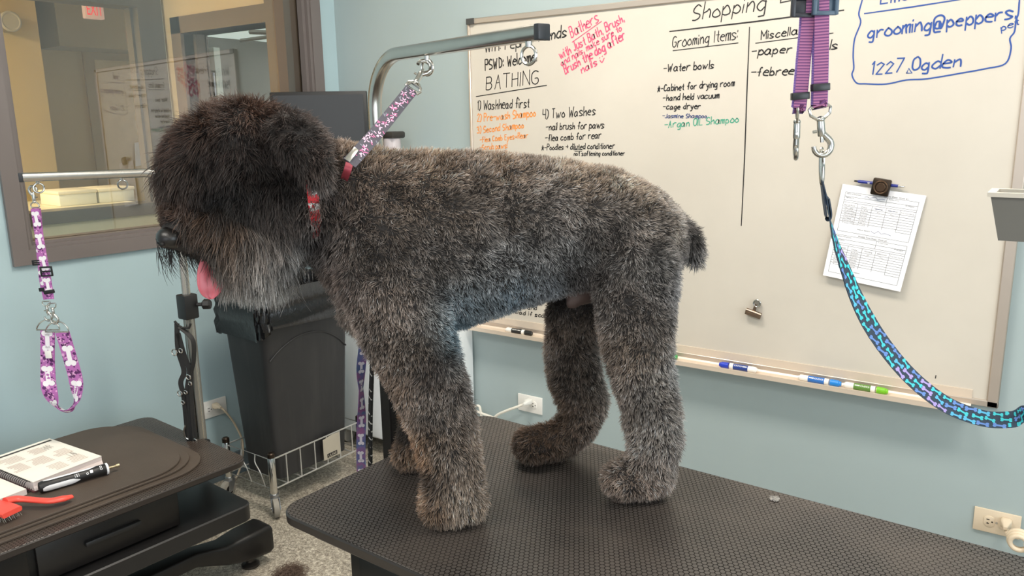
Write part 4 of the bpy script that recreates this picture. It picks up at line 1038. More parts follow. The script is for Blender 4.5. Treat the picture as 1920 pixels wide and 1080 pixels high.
mb = MB(); put_text(mb, 'ULINE', lambda x, y: V(DX1 + .007, (y0 + y1) / 2 - .022 + x, zz - .005 + y), 0, 0, .01, .044); mb.build('brand_lettering', mat('plate_letter', (200, 192, 176), .5), nbx, 0)

# ------------------------------------------------------------------ white cabinet in the corner, monitor on it
cb = thing('storage_cabinet', V(-2.33, 2.42, 0), 'white cabinet on casters in the corner behind the bin', 'cabinet')
m_wc = mat('white_cabinet_paint', (246, 250, 252), .4, 0, .02)
CX0, CX1, CY0, CY1 = -2.66, -1.98, 2.365, 2.545
mb = MB(); mb.rbox(((CX0 + CX1) / 2, (CY0 + CY1) / 2, .56), (CX1 - CX0) / 2, (CY1 - CY0) / 2, .49, .006); mb.build('carcass', m_wc, cb)
for q in (0, 1):
    a = CX0 + .005 + q * (CX1 - CX0) / 2; b = a + (CX1 - CX0) / 2 - .01
    mb = MB(); mb.rbox(((a + b) / 2, CY0 - .008, .56), (b - a) / 2, .008, .475, .003); d = mb.build('cabinet_door', m_wc, cb)
    hxp = b - .03 if q == 0 else a + .03
    mb = MB(); mb.tube([V(hxp, CY0 - .016, .5), V(hxp, CY0 - .036, .505), V(hxp, CY0 - .036, .615), V(hxp, CY0 - .016, .62)], .005, 8); mb.build('door_handle', zinc, d)
for x in (CX0 + .04, CX1 - .05):
    for y in (CY0 + .03, CY1 - .03):
        mb = MB(); mb.tube([V(x - .011, y, .036), V(x - .009, y, .036), V(x + .009, y, .036), V(x + .011, y, .036)], [.03, .0355, .0355, .03], 22); mb.rbox((x, y, .062), .014, .014, .012, .003); mb.build('caster', grey_rubber, cb)
mpos = 3.16
q0, q1, q2 = [EYE + ray(*p) * mpos / F for p in ((505, 178), (686, 165), (694, 300))]
mu = unit(q1 - q0); mu = unit(V(mu[0], mu[1], 0)); mn = V(mu[1], -mu[0], 0); mw_ = np.linalg.norm(q1 - q0); mh = .30
mc = (q0 + q1) / 2; mc[2] -= mh / 2
mt = thing('monitor', V(mc[0], mc[1], 1.05), 'dark blank computer monitor standing behind the dog', 'monitor')
ma = [mu, mn, UP]
mb = MB(); mb.rbox(mc - mn * .012, mw_ / 2, .012, mh / 2, .004, ma); mb.rbox(mc - mn * .03, mw_ * .35, .014, mh * .35, .012, ma); mb.build('housing', mat('monitor_black', (30, 30, 31), .45), mt)
mb = MB(); w_ = mw_ / 2 - .014; h_ = mh / 2 - .014
mb.box(mc + mn * .0008, w_, .0008, h_, ma); mb.build('screen', mat('dark_screen', (46, 47, 48), .32, 0, .08, 3), mt, 0)
mb = MB(); fp = V(mc[0], mc[1], 0) - mn * .04
mb.rbox(fp + UP * (mc[2] - mh * .35), .03, .012, .13, .006, ma); mb.rbox(V(fp[0], fp[1], 1.0572), .10, .075, .006, .004, ma); mb.build('stand', mat('monitor_black', (30, 30, 31)), mt)
zlow = mc[2] - mh * .35 - .13
mb = MB(); mb.rbox((fp + UP * (zlow + 1.05) / 2), .022, .01, max(.02, (zlow - 1.05) / 2 + .01), .004, ma); mb.build('stand_neck', mat('monitor_black', (30, 30, 31)), mt)
# small dark-capped dispenser on the cabinet, peeping over the back of the dog
dp_ = pY(735, 262, 2.45)
t = thing('dispenser_bottle', V(dp_[0], dp_[1], 1.05), 'pale dispenser with dark cap peeping above the dog back', 'bottle')
mb = MB(); b0 = V(dp_[0], dp_[1], 1.0505); top = dp_[2] + .035
mb.tube([V(b0[0], b0[1], z) for z in (1.0505, 1.055, top - .03, top - .026)], [.03, .036, .036, .03], 22); mb.build('bottle_body', mat('pale_lilac_plastic', (196, 188, 190), .3), t)
mb = MB(); mb.rbox((b0[0], b0[1], top - .015), .042, .04, .014, .008); mb.rbox((b0[0] - .036, b0[1], (1.06 + top) / 2), .006, .012, (top - 1.06) / 2 - .02, .003); mb.build('pump_cap', mat('dark_cap', (52, 48, 44), .4), t)

# grey tray at the right edge of the picture, on its own pole
tp = [on(1858, 362, (0, 1.25, 0), (0, 1, 0)), on(1870, 453, (0, 1.25, 0), (0, 1, 0))]
gx = V(1, 0, 0); wtr = .30
t = thing('tool_tray', V(tp[0][0] + wtr * .6, 1.72, 0), 'grey tapered tool tray with pale rim at the right edge', 'tray')
x0, x1, z1, z0 = tp[0][0], tp[0][0] + wtr, tp[0][2], tp[1][2]; ins = tp[1][0] - tp[0][0]
R4 = lambda z, i, yi=0: [V(x0 + i, 1.25 + yi, z), V(x1 - i, 1.25 + yi, z), V(x1 - i, 1.32 - yi, z), V(x0 + i, 1.32 - yi, z)]
mb = MB(); mb.loft([R4(z0, ins, .012), R4(z1 - .004, 0), R4(z1 - .004, .004, .004), R4(z0 + .004, ins + .004, .016)]); mb.build('tray_body', mat('grey_tray_plastic', (112, 110, 104), .5, 0, .05), t, 20)
mb = MB(); mb.loft([R4(z1 - .005, -.004, -.004), R4(z1 + .001, -.004, -.004), R4(z1 + .001, .006, .006), R4(z1 - .005, .006, .006)], loop=True); mb.build('rim', mat('pale_rim', (206, 198, 184), .45), t, 20)
px_ = x0 + wtr * .6; mb = MB(); mb.cyl(V(px_, 1.72, .01), V(px_, 1.72, z0 + .04), .016); mb.cyl(V(px_, 1.30, z0 + .04), V(px_, 1.73, z0 + .04), .012); mb.cyl(V(px_, 1.72, .0), V(px_, 1.72, .02), .16, .15, 30); mb.build('pole', zinc, t)
# hair clippings
def fluff(c, R, n, lab, col, nm):
    mb = MB(); gr = np.random.default_rng(5)
    for i in range(n):
        a = gr.normal(size=3); a = a / np.linalg.norm(a); a[2] = abs(a[2]) * .6; p = c + a * R * gr.uniform(.2, 1) * V(1, 1, .5)
        d = gr.normal(size=3) * V(1, 1, .4); d /= np.linalg.norm(d); q = np.cross(d, gr.normal(size=3)); q /= np.linalg.norm(q)
        pts = [p + d * R * .6 * s_ + q * R * .3 * (1 - s_ * s_) for s_ in (-1, -.3, .4, 1)]
        for z_ in pts: z_[2] = max(z_[2], c[2] + .0004)
        mb.tube(pts, .0004, 3, caps=False)
    o = mb.build(nm, mat('clippings_' + nm, col, .8), None, 0); tag(o, lab, 'hair tuft')
fluff(pz(543, 1078, .001), .05, 600, 'dark tuft of cut fur on the floor by the table base', (96, 78, 66), 'fur_tuft')
fluff(pz(1452, 936, .7512), .008, 160, 'tiny grey fluff on the table top right of the dog', (176, 172, 166), 'fluff_ball')

# ------------------------------------------------------------------ leashes
def web_mat(name, c, c2=None, ribs=0):
    k = NT(name); uv = k.n('ShaderNodeUVMap'); sx = k.n('ShaderNodeSeparateXYZ'); k.l(uv.outputs[0], sx.inputs[0])
    w_ = k.math('SINE', k.math('MULTIPLY', sx.outputs[0], ribs or 3800.0)); n = k.noise(300, 2)
    f_ = k.math('MULTIPLY', k.math('ADD', w_, 1.0), .5)
    c2 = c2 or tuple(int(x * .82) for x in c)
    k.l(k.mix(f_, lin(c), lin(c2)), k.b.inputs['Base Color']); k.b.inputs['Roughness'].default_value = .62
    k.bump(f_, .35, .0006); return k.m
def snap_hook(par, top, bot, wv, s=1.0, name='snap_hook', open_side=1):
    """bolt snap from its strap eye (top) to the bottom of its hook; wv = direction across the eye"""
    top = np.asarray(top, float); bot = np.asarray(bot, float); d = unit(bot - top); L = np.linalg.norm(bot - top)
    wv = unit(wv - d * (wv @ d)); nn = np.cross(d, wv); mb = MB(); a = .0125 * s
    e1 = top + d * L * .26
    mb.tube([top - wv * a * .95, top + wv * a * .95, top + wv * a * 1.12 + d * L * .03, top + wv * a + d * L * .16, e1 + wv * a * .3, e1 - wv * a * .3, top - wv * a + d * L * .16, top - wv * a * 1.12 + d * L * .03], .0021 * s, 8, True)
    mb.sphere(e1, .0055 * s, .0055 * s, .0045 * s, [wv, nn, d])
    b1 = top + d * L * .58
    mb.tube([e1, e1 + d * L * .04, b1, b1 + d * .002], [.0042 * s, .005 * s, .0052 * s, .0044 * s], 14)
    R = L * .19; c = bot - d * R; hk = []
    for i in range(15):
        an = -.75 + (PI + .85) * i / 14
        hk.append(c + wv * open_side * R * .95 * math.cos(an) + d * R * math.sin(an))
    hk = [b1 - d * .004] + hk
    mb.tube(hk, [.004 * s] + list(np.linspace(.0046, .0032, 15) * s), 10)
    mb.tube([b1, b1 + d * L * .15], .0024 * s, 8); mb.cyl(b1 - d * .006 - wv * open_side * .006 * s, b1 - d * .006 - wv * open_side * .011 * s, .002 * s, n=8)
    return mb.build(name, nickel, par)
white_print = mat('white_print', (246, 242, 246), .55, 0, .02)

# purple bone lead on the left arm
a0 = lb + ld * .365 + UP * (1.32 - .0125 - .02)
Q = lambda x, y, o=0: pv(x, y, a0) + FH * o
t = thing('hanging_bone_lead', Q(110, 700), 'purple bone print grooming loop hanging from the left steel arm', 'leash')
m_pur = web_mat('purple_webbing', (196, 120, 190), (172, 96, 168))
m_dpaw = mat('dark_purple_print', (92, 40, 98), .6); m_lpaw = mat('pink_print', (226, 168, 214), .6)
snap_hook(t, Q(66, 389), Q(61, 349), FR, .9, open_side=-1)
def pattern(rb, mb, step, size, seed, off=.02, paws=3, shift=0):
    g = random.Random(seed); u = off
    while u < rb.L[-1] - .008:
        for p in BONE: rb.decal(mb, p, u, shift, size, .06, 1, .0006)
        for q in range(paws):
            for b_ in PAW: rb.decal(mb, b_, u + step * (.3 + .35 * g.random()), g.uniform(-.42, .42), size * .33, g.uniform(0, 6), 2 + (q % 2), .0004)
        for q in range(max(1, paws - 1)):
            for b_ in PAW: rb.decal(mb, b_, u + g.uniform(-.2, .2) * step, g.choice((-.4, .4)), size * .3, g.uniform(0, 6), 2 + (q % 2), .0004)
        u += step
wm = [m_pur, white_print, m_dpaw, m_lpaw]
rb = Ribbon([Q(67, 391, -.004), Q(73, 430, -.004), Q(82, 480, -.005), Q(90, 520, -.006), Q(96, 560, -.006)], FR, .0245)
mb = MB(); rb.mesh(mb); pattern(rb, mb, .066, .042, 1, .03); mb.build('front_strap', wm, t, 30)
rb = Ribbon([Q(66, 391, .006), Q(71, 440, .006), Q(75, 490, .007), Q(80, 530, .006), Q(87, 562, .006)], FR, .0245)
mb = MB(); rb.mesh(mb); pattern(rb, mb, .066, .042, 2, .01); mb.build('rear_strap', wm, t, 30)
def slide(x, y, o, w=.032, h=.026, nm='slide_buckle'):
    mb = MB(); c = Q(x, y, o); dn = unit(Q(96, 560) - Q(82, 480)); ww = unit(FR - dn * (FR @ dn)); n_ = np.cross(dn, ww)
    for q in (-1, 0, 1): mb.rbox(c + dn * h / 2 * q - n_ * 0, w / 2, .0022, .0022, .001, [ww, dn, n_])
    for q in (-1, 1): mb.rbox(c + ww * w / 2 * q, .0022, h / 2 + .002, .0024, .001, [ww, dn, n_])
    mb.build(nm, black_plastic, t)
slide(90, 508, -.008); slide(69, 493, .006, .03, .012)
for x, y, o, w_ in ((95, 546, -.008, .030), (81, 543, .006, .03)):
    mb = MB(); mb.rbox(Q(x, y, o), w_ / 2, .004, .0055, .001, [unit(FR + UP * .12), FH, unit(UP - FR * .12)]); mb.build('strap_keeper', black_plastic, t)
snap_hook(t, Q(84, 566, .006), Q(89, 602, .006), FR, .85); snap_hook(t, Q(99, 568, -.006), Q(105, 606, -.006), FR, .85)
for (x, y, o) in ((88, 622, .006), (109, 624, -.006)):
    pts = [Q(x + 22 * math.cos(an), y - 22 * math.sin(an) * 1.0, o) for an in np.linspace(.12, PI - .12, 18)]
    mb = MB(); mb.tube(pts, .0022, 8, True); mb.build('d_ring', nickel, t)
rb = Ribbon([Q(88, 622, .004), Q(88, 680, .004), Q(91, 730, .004), Q(104, 764, .008), Q(126, 770, .0), Q(143, 748, -.004), Q(144, 715, -.004), Q(134, 675, -.004), Q(119, 622, -.006)],
            [FR, FR, FR + FH * .3, FR * .45 + UP * .4 - FH * .6, UP * .45 - FH * .9, FR * .6 - FH * .5, FR, FR, FR], .043)
mb = MB(); rb.mesh(mb); pattern(rb, mb, .112, .062, 5, .03, 7); mb.build('loop_strap', wm, t, 30)
c = Q(92, 664, -.004); mb = MB(); mb.rbox(c, .0095, .001, .012, .0008, [FR, FH, UP]); mb.build('care_tag', white_plastic, t)

# black lead wound round the left pole
Q = lambda x, y, o=0: pv(x, y, lb + UP * .7) + FH * o
t = thing('black_lead', Q(355, 700), 'tangled black lead with chrome rings hung on the left pole', 'leash')
m_blk = web_mat('black_webbing', (30, 29, 29))
mb = MB()
for pts, wds, w_ in ((((339, 602), (341, 650), (352, 690), (346, 712), (352, 740), (358, 800), (362, 822)), FR, .016), (((343, 608), (368, 632), (370, 670), (365, 700), (367, 760), (372, 818)), FR * .7 + FH * .7, .014), (((341, 620), (352, 660), (362, 690), (358, 730), (365, 780), (368, 820)), FR, .016)):
    rb = Ribbon([Q(x, y, -.03) for x, y in pts], wds, w_, .002); rb.mesh(mb)
mb.tube([Q(x, y, -.028) for x, y in ((334, 598), (345, 610), (361, 611), (364, 603))], .004, 8)
mb.tube(catmull([Q(x, y, -.03) for x, y in ((351, 730), (354, 760), (356, 790), (360, 815))], 5), .003, 8)
mb.build('strap', m_blk, t, 30)
for (x, y, r) in ((335, 655, .010), (347, 652, .007), (361, 701, .008), (364, 713, .006), (345, 731, .009), (356, 729, .006), (351, 748, .006), (373, 819, .007)):
    mb = MB(); mb.torus(Q(x, y, -.034), FH + FR * .4, r, .0022, 18, 6); mb.build('metal_ring', nickel, t)
mb = MB(); mb.tube(catmull([Q(x, y, -.034) for x, y in ((356, 790), (353, 800), (356, 812), (361, 816))], 4), .003, 8); mb.build('trigger_snap', nickel, t)

# leads hung behind the dog beside the arm pole
a1 = db + V(-.08, .02, .8)
Q = lambda x, y, o=0: pv(x, y, a1) + FH * o
t = thing('hanging_strap_lead', Q(682, 870), 'blue and purple bone print strap hanging between bin and dog', 'leash')
k = NT('galaxy_webbing'); k.l(k.ramp(k.noise(28, 3), [(.32, (62, 84, 122)), (.45, (84, 86, 132)), (.55, (128, 76, 122)), (.66, (66, 96, 130))]), k.b.inputs['Base Color']); k.b.inputs['Roughness'].default_value = .6
rb = Ribbon([Q(x, y) for x, y in ((684, 560), (682, 640), (677, 690), (677, 730), (678, 770), (677, 820), (677, 870), (679, 900))], [FR, FR, FR * .8 + FH * .4, FH + FR * .25, FR * .55 + FH * .6, FR, FR, FR], .021, .0016)
mb = MB(); rb.mesh(mb); u = .03
while u < rb.L[-1]:
    for p in BONE: rb.decal(mb, p, u, 0, .026, 0.05, 1, .0006)
    u += .043
mb.build('strap', [k.m, mat('pale_bone_print', (196, 190, 200), .6)], t, 30)
mb = MB(); mb.torus(Q(684, 556), FH, .012, .002); mb.build('metal_ring', nickel, t)
t = thing('hanging_rope_lead', Q(694, 870, .01), 'black rope lead with white flecks hanging beside the bone strap', 'leash')
k = NT('flecked_rope'); sx = k.n('ShaderNodeSeparateXYZ'); k.l(k.obj(), sx.inputs[0])
vw = k.n('ShaderNodeTexVoronoi'); vw.inputs['Scale'].default_value = 150; mp = k.n('ShaderNodeMapping'); mp.inputs['Scale'].default_value = (1, 1, .45); k.l(k.obj(), mp.inputs[0]); k.l(mp.outputs[0], vw.inputs['Vector'])
wv_ = k.math('GREATER_THAN', k.math('SINE', k.math('ADD', k.math('MULTIPLY', sx.outputs[2], 300.), k.math('MULTIPLY', sx.outputs[0], 500.))), .86)
k.l(k.mix(k.math('MULTIPLY', wv_, k.math('LESS_THAN', vw.outputs['Distance'], .5)), lin((20, 20, 21)), lin((190, 188, 184))), k.b.inputs['Base Color']); k.b.inputs['Roughness'].default_value = .7
mb = MB(); mb.tube(catmull([Q(x, y, .01) for x, y in ((697, 560), (698, 640), (695, 720), (693, 800), (693, 900))], 8), .0056, 12); mb.build('rope', k.m, t)
mb = MB(); mb.torus(Q(697, 556, .01), FH, .011, .002); mb.build('metal_ring', nickel, t)
t = thing('lilac_loop', Q(707, 680, .02), 'short lilac strap loop hanging behind the dog shoulder', 'leash')
rb = Ribbon([Q(x, y, .02) for x, y in ((703, 590), (704, 640), (704, 672), (708, 684), (712, 672), (713, 640), (712, 590))], [FR * .6 + FH * .6] * 7, .012, .0015)
mb = MB(); rb.mesh(mb); mb.build('strap', mat('lilac_webbing', (196, 176, 214), .6), t, 30)
t = thing('metal_post', V(-1.27, 1.2, 0), 'dark narrow post standing behind the dog foreleg', 'post')
pA_, pB_ = pz(722, 862, .70), pz(748, 850, .70)
mb = MB(); c_ = on(743, 770, (0, 1.62, 0), (0, 1, 0)); 
mb.rbox(V(c_[0], 1.62, .62), .012, .012, .55, .004); mb.build('post_panel', mat('dark_brown_metal', (40, 34, 32), .35), t)
t['label'] = 'dark narrow post standing behind the dog foreleg'; t.location = V(c_[0], 1.62, 0); ORG[t.name] = np.array(t.location)
for o_ in t.children: o_.location = V(0, 0, 0) - (np.array(t.location) - V(-1.27, 1.2, 0))
mb = MB(); mb.rbox(V(c_[0], 1.62, .035), .10, .07, .035, .01); mb.build('post_base', black_satin, t)

# purple coupler with two snaps, and the blue bone lead clipped to it
CP = EYE + ray(1520, 180) * 1.15 / F
Q = lambda x, y, o=0: pv(x, y, CP) + FH * o
t = thing('hanging_coupler', Q(1520, 100), 'purple ribbed double strap with two bolt snaps hanging before the whiteboard', 'leash')
m_cpl = web_mat('purple_ribbed_webbing', (184, 116, 156), (104, 56, 112), 1500.0)
m_edge_p = web_mat('lavender_edge_webbing', (176, 150, 226), (130, 100, 180), 2600.0)
for nm, pts, o, w_ in (('strap', ((1526, -175), (1517, 20), (1509, 110), (1501, 195), (1498, 204)), .006, .0172), ('strap', ((1541, -175), (1537, 20), (1536, 110), (1534, 190), (1533, 196)), -.004, .0195)):
    rb = Ribbon([Q(x, y, o - .004) for x, y in pts], FR * .97 - FH * .2, w_); mb = MB(); rb.mesh(mb)
    rb2 = Ribbon([Q(x + 3, y, o + .006) for x, y in pts], FR * .97 - FH * .2, w_ + .004); rb2.mesh(mb, 1); mb.build(nm, [m_cpl, m_edge_p], t, 30)
m_slate = mat('slate_plastic', (72, 92, 110), .35)
for x, y, o in ((1508, 12, .004), (1543, 10, -.006)):
    c = Q(x, y, o); mb = MB()
    for q in (-1, 1): mb.rbox(c + UP * .012 * q - FH * .004, .0165, .0025, .003, .001, [FR, FH, UP]); mb.rbox(c + FR * .0155 * q - FH * .003, .0028, .004, .0145, .001, [FR, FH, UP])
    mb.rbox(c + UP * .0, .014, .002, .011, .001, [FR, FH, UP]); mb.build('slide_buckle', m_slate if x > 1520 else mat('slate_dark', (44, 44, 52), .35), t)
for x, y, o in ((1502, 180, .004), (1535, 164, -.006)):
    c = Q(x, y, o); mb = MB(); mb.rbox(c, .0125, .0062, .0052, .001, [unit(FR + UP * .06), FH, unit(UP - FR * .06)]); mb.build('strap_keeper', mat('keeper_black', (32, 34, 36), .35), t)
snap_hook(t, Q(1497, 204, .004), Q(1494, 297, .004), unit(FR * .3 + FH * .95), 1.0, open_side=1)
# seen from the side, hook slimmer: turn it edge-on by using the depth axis
hk = list(t.children)[-1]
snap_hook(t, Q(1535, 200, -.004), Q(1541, 291, -.004), FR, 1.12, open_side=1)
mb = MB(); pts = [Q(1541 + 5 * math.cos(an), 312 + 34 * math.sin(an), 0) + FH * .004 * math.cos(an) for an in np.linspace(0, 2 * PI, 25)[:-1]]
t2 = thing('blue_bone_lead', Q(1700, 680), 'blue bone print lead clipped to the coupler and swooping right', 'leash')
mb.tube(pts, .0023, 8, True); mb.build('oval_link', nickel, t2)
m_sl = web_mat('slate_webbing', (58, 74, 92), (44, 58, 74), 5200.)
tint = [mat('print_cyan', (70, 205, 214), .6), mat('print_periwinkle', (104, 142, 208), .6), mat('print_lavender', (176, 158, 220), .6), mat('print_sky', (92, 186, 224), .6)]
pth = [(1541, 338), (1549, 372), (1556, 412), (1567, 455), (1585, 505), (1605, 556), (1628, 602), (1655, 644), (1690, 688), (1730, 727), (1775, 759), (1820, 778), (1860, 787), (1900, 786), (1940, 780)]
up_p = unit(RW @ np.array([.72, -.7, 0.])); 
wds = []
for i, p in enumerate(pth):
    f_ = min(1, max(0, (i - 1.5) / 4.5)); tdir = np.array(pth[min(i + 1, 14)]) - np.array(pth[max(i - 1, 0)]); nr = np.array([-tdir[1], tdir[0]]) / np.linalg.norm(tdir)
    scr = RW @ np.array([-nr[0], -nr[1], 0.]); wds.append(scr * (.25 + .75 * f_) + FH * (.95 - .8 * f_))
rb = Ribbon([Q(x, y) for x, y in pth] + [rb_ + V(-.03, -.012, 1.03), rb_ + V(.0, -.013, 1.06)], wds + [UP * .9 + FH * .2, UP], .0262, .0016)
mb = MB(); rb.mesh(mb); g = random.Random(9); u = .03; i = 0
while u < rb.L[-1]:
    for vv_ in (-.34, 0, .34):
        uu = u + (.011 if vv_ == 0 else 0) + g.uniform(-.002, .002); ci = 1 + g.choice((0, 0, 1, 1, 2, 3)); sz_ = g.uniform(.017, .0215); rt = g.uniform(-.28, .28)
        for p in BONE: rb.decal(mb, [(x, y * .62) for x, y in p], uu, vv_, sz_, rt, ci, .0005)
    u += .0235
mb.build('strap', [m_sl] + tint, t2, 30)
rb = Ribbon([Q(1541, 338, .002), Q(1546, 372, .004), Q(1549, 395, .004), Q(1551, 407, .003), Q(1555, 408, 0), Q(1556, 398, -.002), Q(1551, 370, -.003)], FH + FR * .25, .024, .002)
mb = MB(); rb.mesh(mb); mb.build('stitched_end', m_sl, t2, 30)

# ------------------------------------------------------------------ the dog
DO = V(-.826, 1.165, .75); HD = unit(V(-.674, -.738, 0)); LT = V(-HD[1], HD[0], 0)      # forward, and towards the near side
LT = unit(V(.738, -.674, 0))
def pd(x, y, lat=0.): return on(x, y, DO + LT * lat, LT)
def R_(p, rpx): return rpx * depth(p) / F
blobs = []
def chain(nodes, lat_k=1.0):
    """nodes: (px, py, lateral offset m, radius px[, lateral radius factor])"""
    P = [(pd(n[0], n[1], n[2]), n[3], (n[4] if len(n) > 4 else lat_k)) for n in nodes]
    for (p, r, k_), (q, s_, k2) in zip(P[:-1], P[1:]):
        n_ = max(2, int(np.linalg.norm(q - p) / (.28 * min(R_(p, r), R_(q, s_)))))
        for i in range(n_):
            t = i / n_; c = p * (1 - t) + q * t; blobs.append((c, R_(c, r * (1 - t) + s_ * t), k_ * (1 - t) + k2 * t))
    blobs.append((P[-1][0], R_(P[-1][0], P[-1][1]), P[-1][2]))
# trunk
chain([(704, 432, 0, 108, .92), (745, 445, 0, 150, .86), (835, 455, 0, 157, .86), (940, 438, 0, 140, .88), (1040, 428, 0, 119, .94), (1120, 430, 0, 108, 1.05), (1172, 440, 0, 96, 1.2), (1206, 470, 0, 62, 1.5)])
chain([(684, 500, 0, 58, 1.3), (722, 560, 0, 80, 1.15), (790, 555, 0, 78, 1.1)])
chain([(720, 345, 0, 56, 1.2), (900, 350, 0, 56, 1.2), (1080, 365, 0, 52, 1.3)])
# neck
chain([(555, 350, 0, 86, .9), (620, 365, 0, 94, .9), (684, 392, 0, 106, .9)])
# near foreleg, far foreleg
chain([(725, 520, .085, 84, .6), (764, 615, .105, 82, .62), (800, 700, .11, 66, .8), (833, 800, .11, 55, .9), (852, 890, .11, 46, 1), (852, 955, .11, 46, 1.0), (850, 974, .11, 50, 1)])
chain([(822, 980, .11, 28, 1.2), (880, 975, .11, 28, 1.2)])
chain([(760, 540, -.08, 70, .7), (795, 650, -.12, 54, .8), (800, 750, -.13, 42, .9), (786, 825, -.13, 34, 1), (776, 855, -.13, 30, 1)])
chain([(776, 855, -.13, 32, 1), (766, 862, -.13, 24, 1.2)])
# near hind leg, far hind leg
chain([(1190, 500, .09, 78, .66), (1193, 590, .105, 72, .72), (1200, 680, .105, 56, .9), (1220, 765, .105, 48, 1), (1228, 815, .105, 46, .95), (1222, 875, .105, 40, 1), (1202, 915, .105, 36, 1.1), (1166, 926, .105, 30, 1.2)])
chain([(1150, 535, -.08, 74, .7), (1085, 585, -.095, 58, .8), (1072, 650, -.1, 46, .9), (1080, 710, -.1, 46, .9), (1098, 755, -.1, 36, .95), (1082, 800, -.1, 31, 1), (1040, 832, -.1, 29, 1.1), (995, 842, -.1, 27, 1.2)])
# tail, sheath
chain([(1235, 425, 0, 40, 1), (1282, 436, 0, 19, 1), (1300, 460, 0, 15, 1), (1303, 486, 0, 12, 1)])
chain([(1130, 530, .02, 34, .7), (1098, 548, .03, 21, .8), (1075, 564, .035, 14, .8), (1070, 572, .035, 9, .8)])
# head: skull, brow, cheeks, muzzle, jaw
chain([(530, 300, 0, 84, 1.0), (465, 298, 0, 98, .95), (405, 305, 0, 84, .95), (385, 315, .0, 72, 1.0)])
chain([(520, 380, 0, 78, 1.0), (470, 410, 0, 86, .95), (415, 425, .005, 70, .9), (362, 428, .016, 47, .95), (338, 436, .022, 32, 1.0)])
chain([(500, 450, 0, 62, 1.0), (440, 470, 0, 50, .9)])
chain([(470, 480, 0, 46, 1.0), (400, 486, 0, 20, 1.3)])
# hanging ears
for sg in (1, -1):
    L_ = .088 * sg
    chain([(540, 250, L_ * .9, 34, .5), (572, 278, L_ * 1.22, 37, .34), (592, 308, L_ * 1.4, 31, .3), (600, 334, L_ * 1.45, 19, .32)])
# one continuous skin over the masses
mbd = MB(); AX = [HD, LT, UP]
for c, r, kk_ in blobs:
    r += .003
    q = max(c[2] - DO[2], 0)
    c = c.copy(); low = c[2] - r
    if low < DO[2] + .006: c[2] += (DO[2] + .006 - low)
    mbd.sphere(c, r, r * kk_, r, AX, 16, 12)
tmp = mbd.build('dog_masses', black_plastic, None, 0, loc=DO)
md = tmp.modifiers.new('r', 'REMESH'); md.mode = 'VOXEL'; md.voxel_size = .0075; md.use_smooth_shade = True
ms = tmp.modifiers.new('s', 'SMOOTH'); ms.factor = .5; ms.iterations = 9
dg = bpy.context.evaluated_depsgraph_get(); me = bpy.data.meshes.new_from_object(tmp.evaluated_get(dg)); me.name = 'dog'
bpy.data.objects.remove(tmp)
me.materials.clear(); k = NT('dog_skin')
k.l(k.mix(k.noise(30, 4), lin((26, 23, 22)), lin((44, 38, 35))), k.b.inputs['Base Color']); k.b.inputs['Roughness'].default_value = .8
me.materials.append(k.m)
shc = [pd(1100, 550, .03), pd(1085, 558, .035), pd(1070, 570, .035)]
me.materials.append(mat('bare_skin', (84, 68, 63), .6, 0, .15, 60))
for p in me.polygons:
    p.use_smooth = True
    c_ = np.array(p.center) + DO
    if min(np.linalg.norm(c_ - q) for q in shc) < .024: p.material_index = 1
dog = bpy.data.objects.new('dog', me); COL.objects.link(dog); dog.location = DO; ORG['dog'] = DO
tag(dog, 'large grey brown clipped shaggy dog standing on the hexagon topped table', 'dog')

# fur ------------------------------------------------------------------
me.calc_loop_triangles()
vco = np.empty(len(me.vertices) * 3); me.vertices.foreach_get('co', vco); vco = vco.reshape(-1, 3) + DO
vno = np.empty(len(me.vertices) * 3); me.vertices.foreach_get('normal', vno); vno = vno.reshape(-1, 3)
tri = np.empty(len(me.loop_triangles) * 3, dtype=np.int32); me.loop_triangles.foreach_get('vertices', tri); tri = tri.reshape(-1, 3)
A_, B_, C_ = vco[tri[:, 0]], vco[tri[:, 1]], vco[tri[:, 2]]
area = np.linalg.norm(np.cross(B_ - A_, C_ - A_), axis=1) / 2
NH = 270000
cen = (A_ + B_ + C_) / 3
wgt = area.copy()
fx_ = rng.choice(len(tri), NH, p=wgt / wgt.sum())
r1, r2 = rng.random(NH), rng.random(NH); r1 = np.sqrt(r1); w0, w1, w2 = 1 - r1, r1 * (1 - r2), r1 * r2
root = A_[fx_] * w0[:, None] + B_[fx_] * w1[:, None] + C_[fx_] * w2[:, None]
nrm = vno[tri[fx_, 0]] * w0[:, None] + vno[tri[fx_, 1]] * w1[:, None] + vno[tri[fx_, 2]] * w2[:, None]
nrm /= np.linalg.norm(nrm, axis=1)[:, None]
def side_view(P):               # the coat map is laid out on the dog's own side elevation (forward, up)
    d = P - DO; return np.stack([d @ HD, d[:, 2]], axis=1)
def sv(x, y, lat=.08):
    d = pd(x, y, lat) - DO; return (float(d @ HD), float(d[2]))
sp_ = side_view(root); latv = (root - DO) @ LT
def idw(anchors, pts, power=3.0):
    K = np.array([sv(a[0], a[1]) for a in anchors]); Vv = np.array([a[2] for a in anchors], float)
    out = np.zeros((len(pts), Vv.shape[1])); ws = np.zeros(len(pts))
    for kk_, v in zip(K, Vv):
        w_ = 1 / (((pts - kk_) ** 2).sum(1) + .0004) ** (power / 2); out += w_[:, None] * v; ws += w_
    return out / ws[:, None]
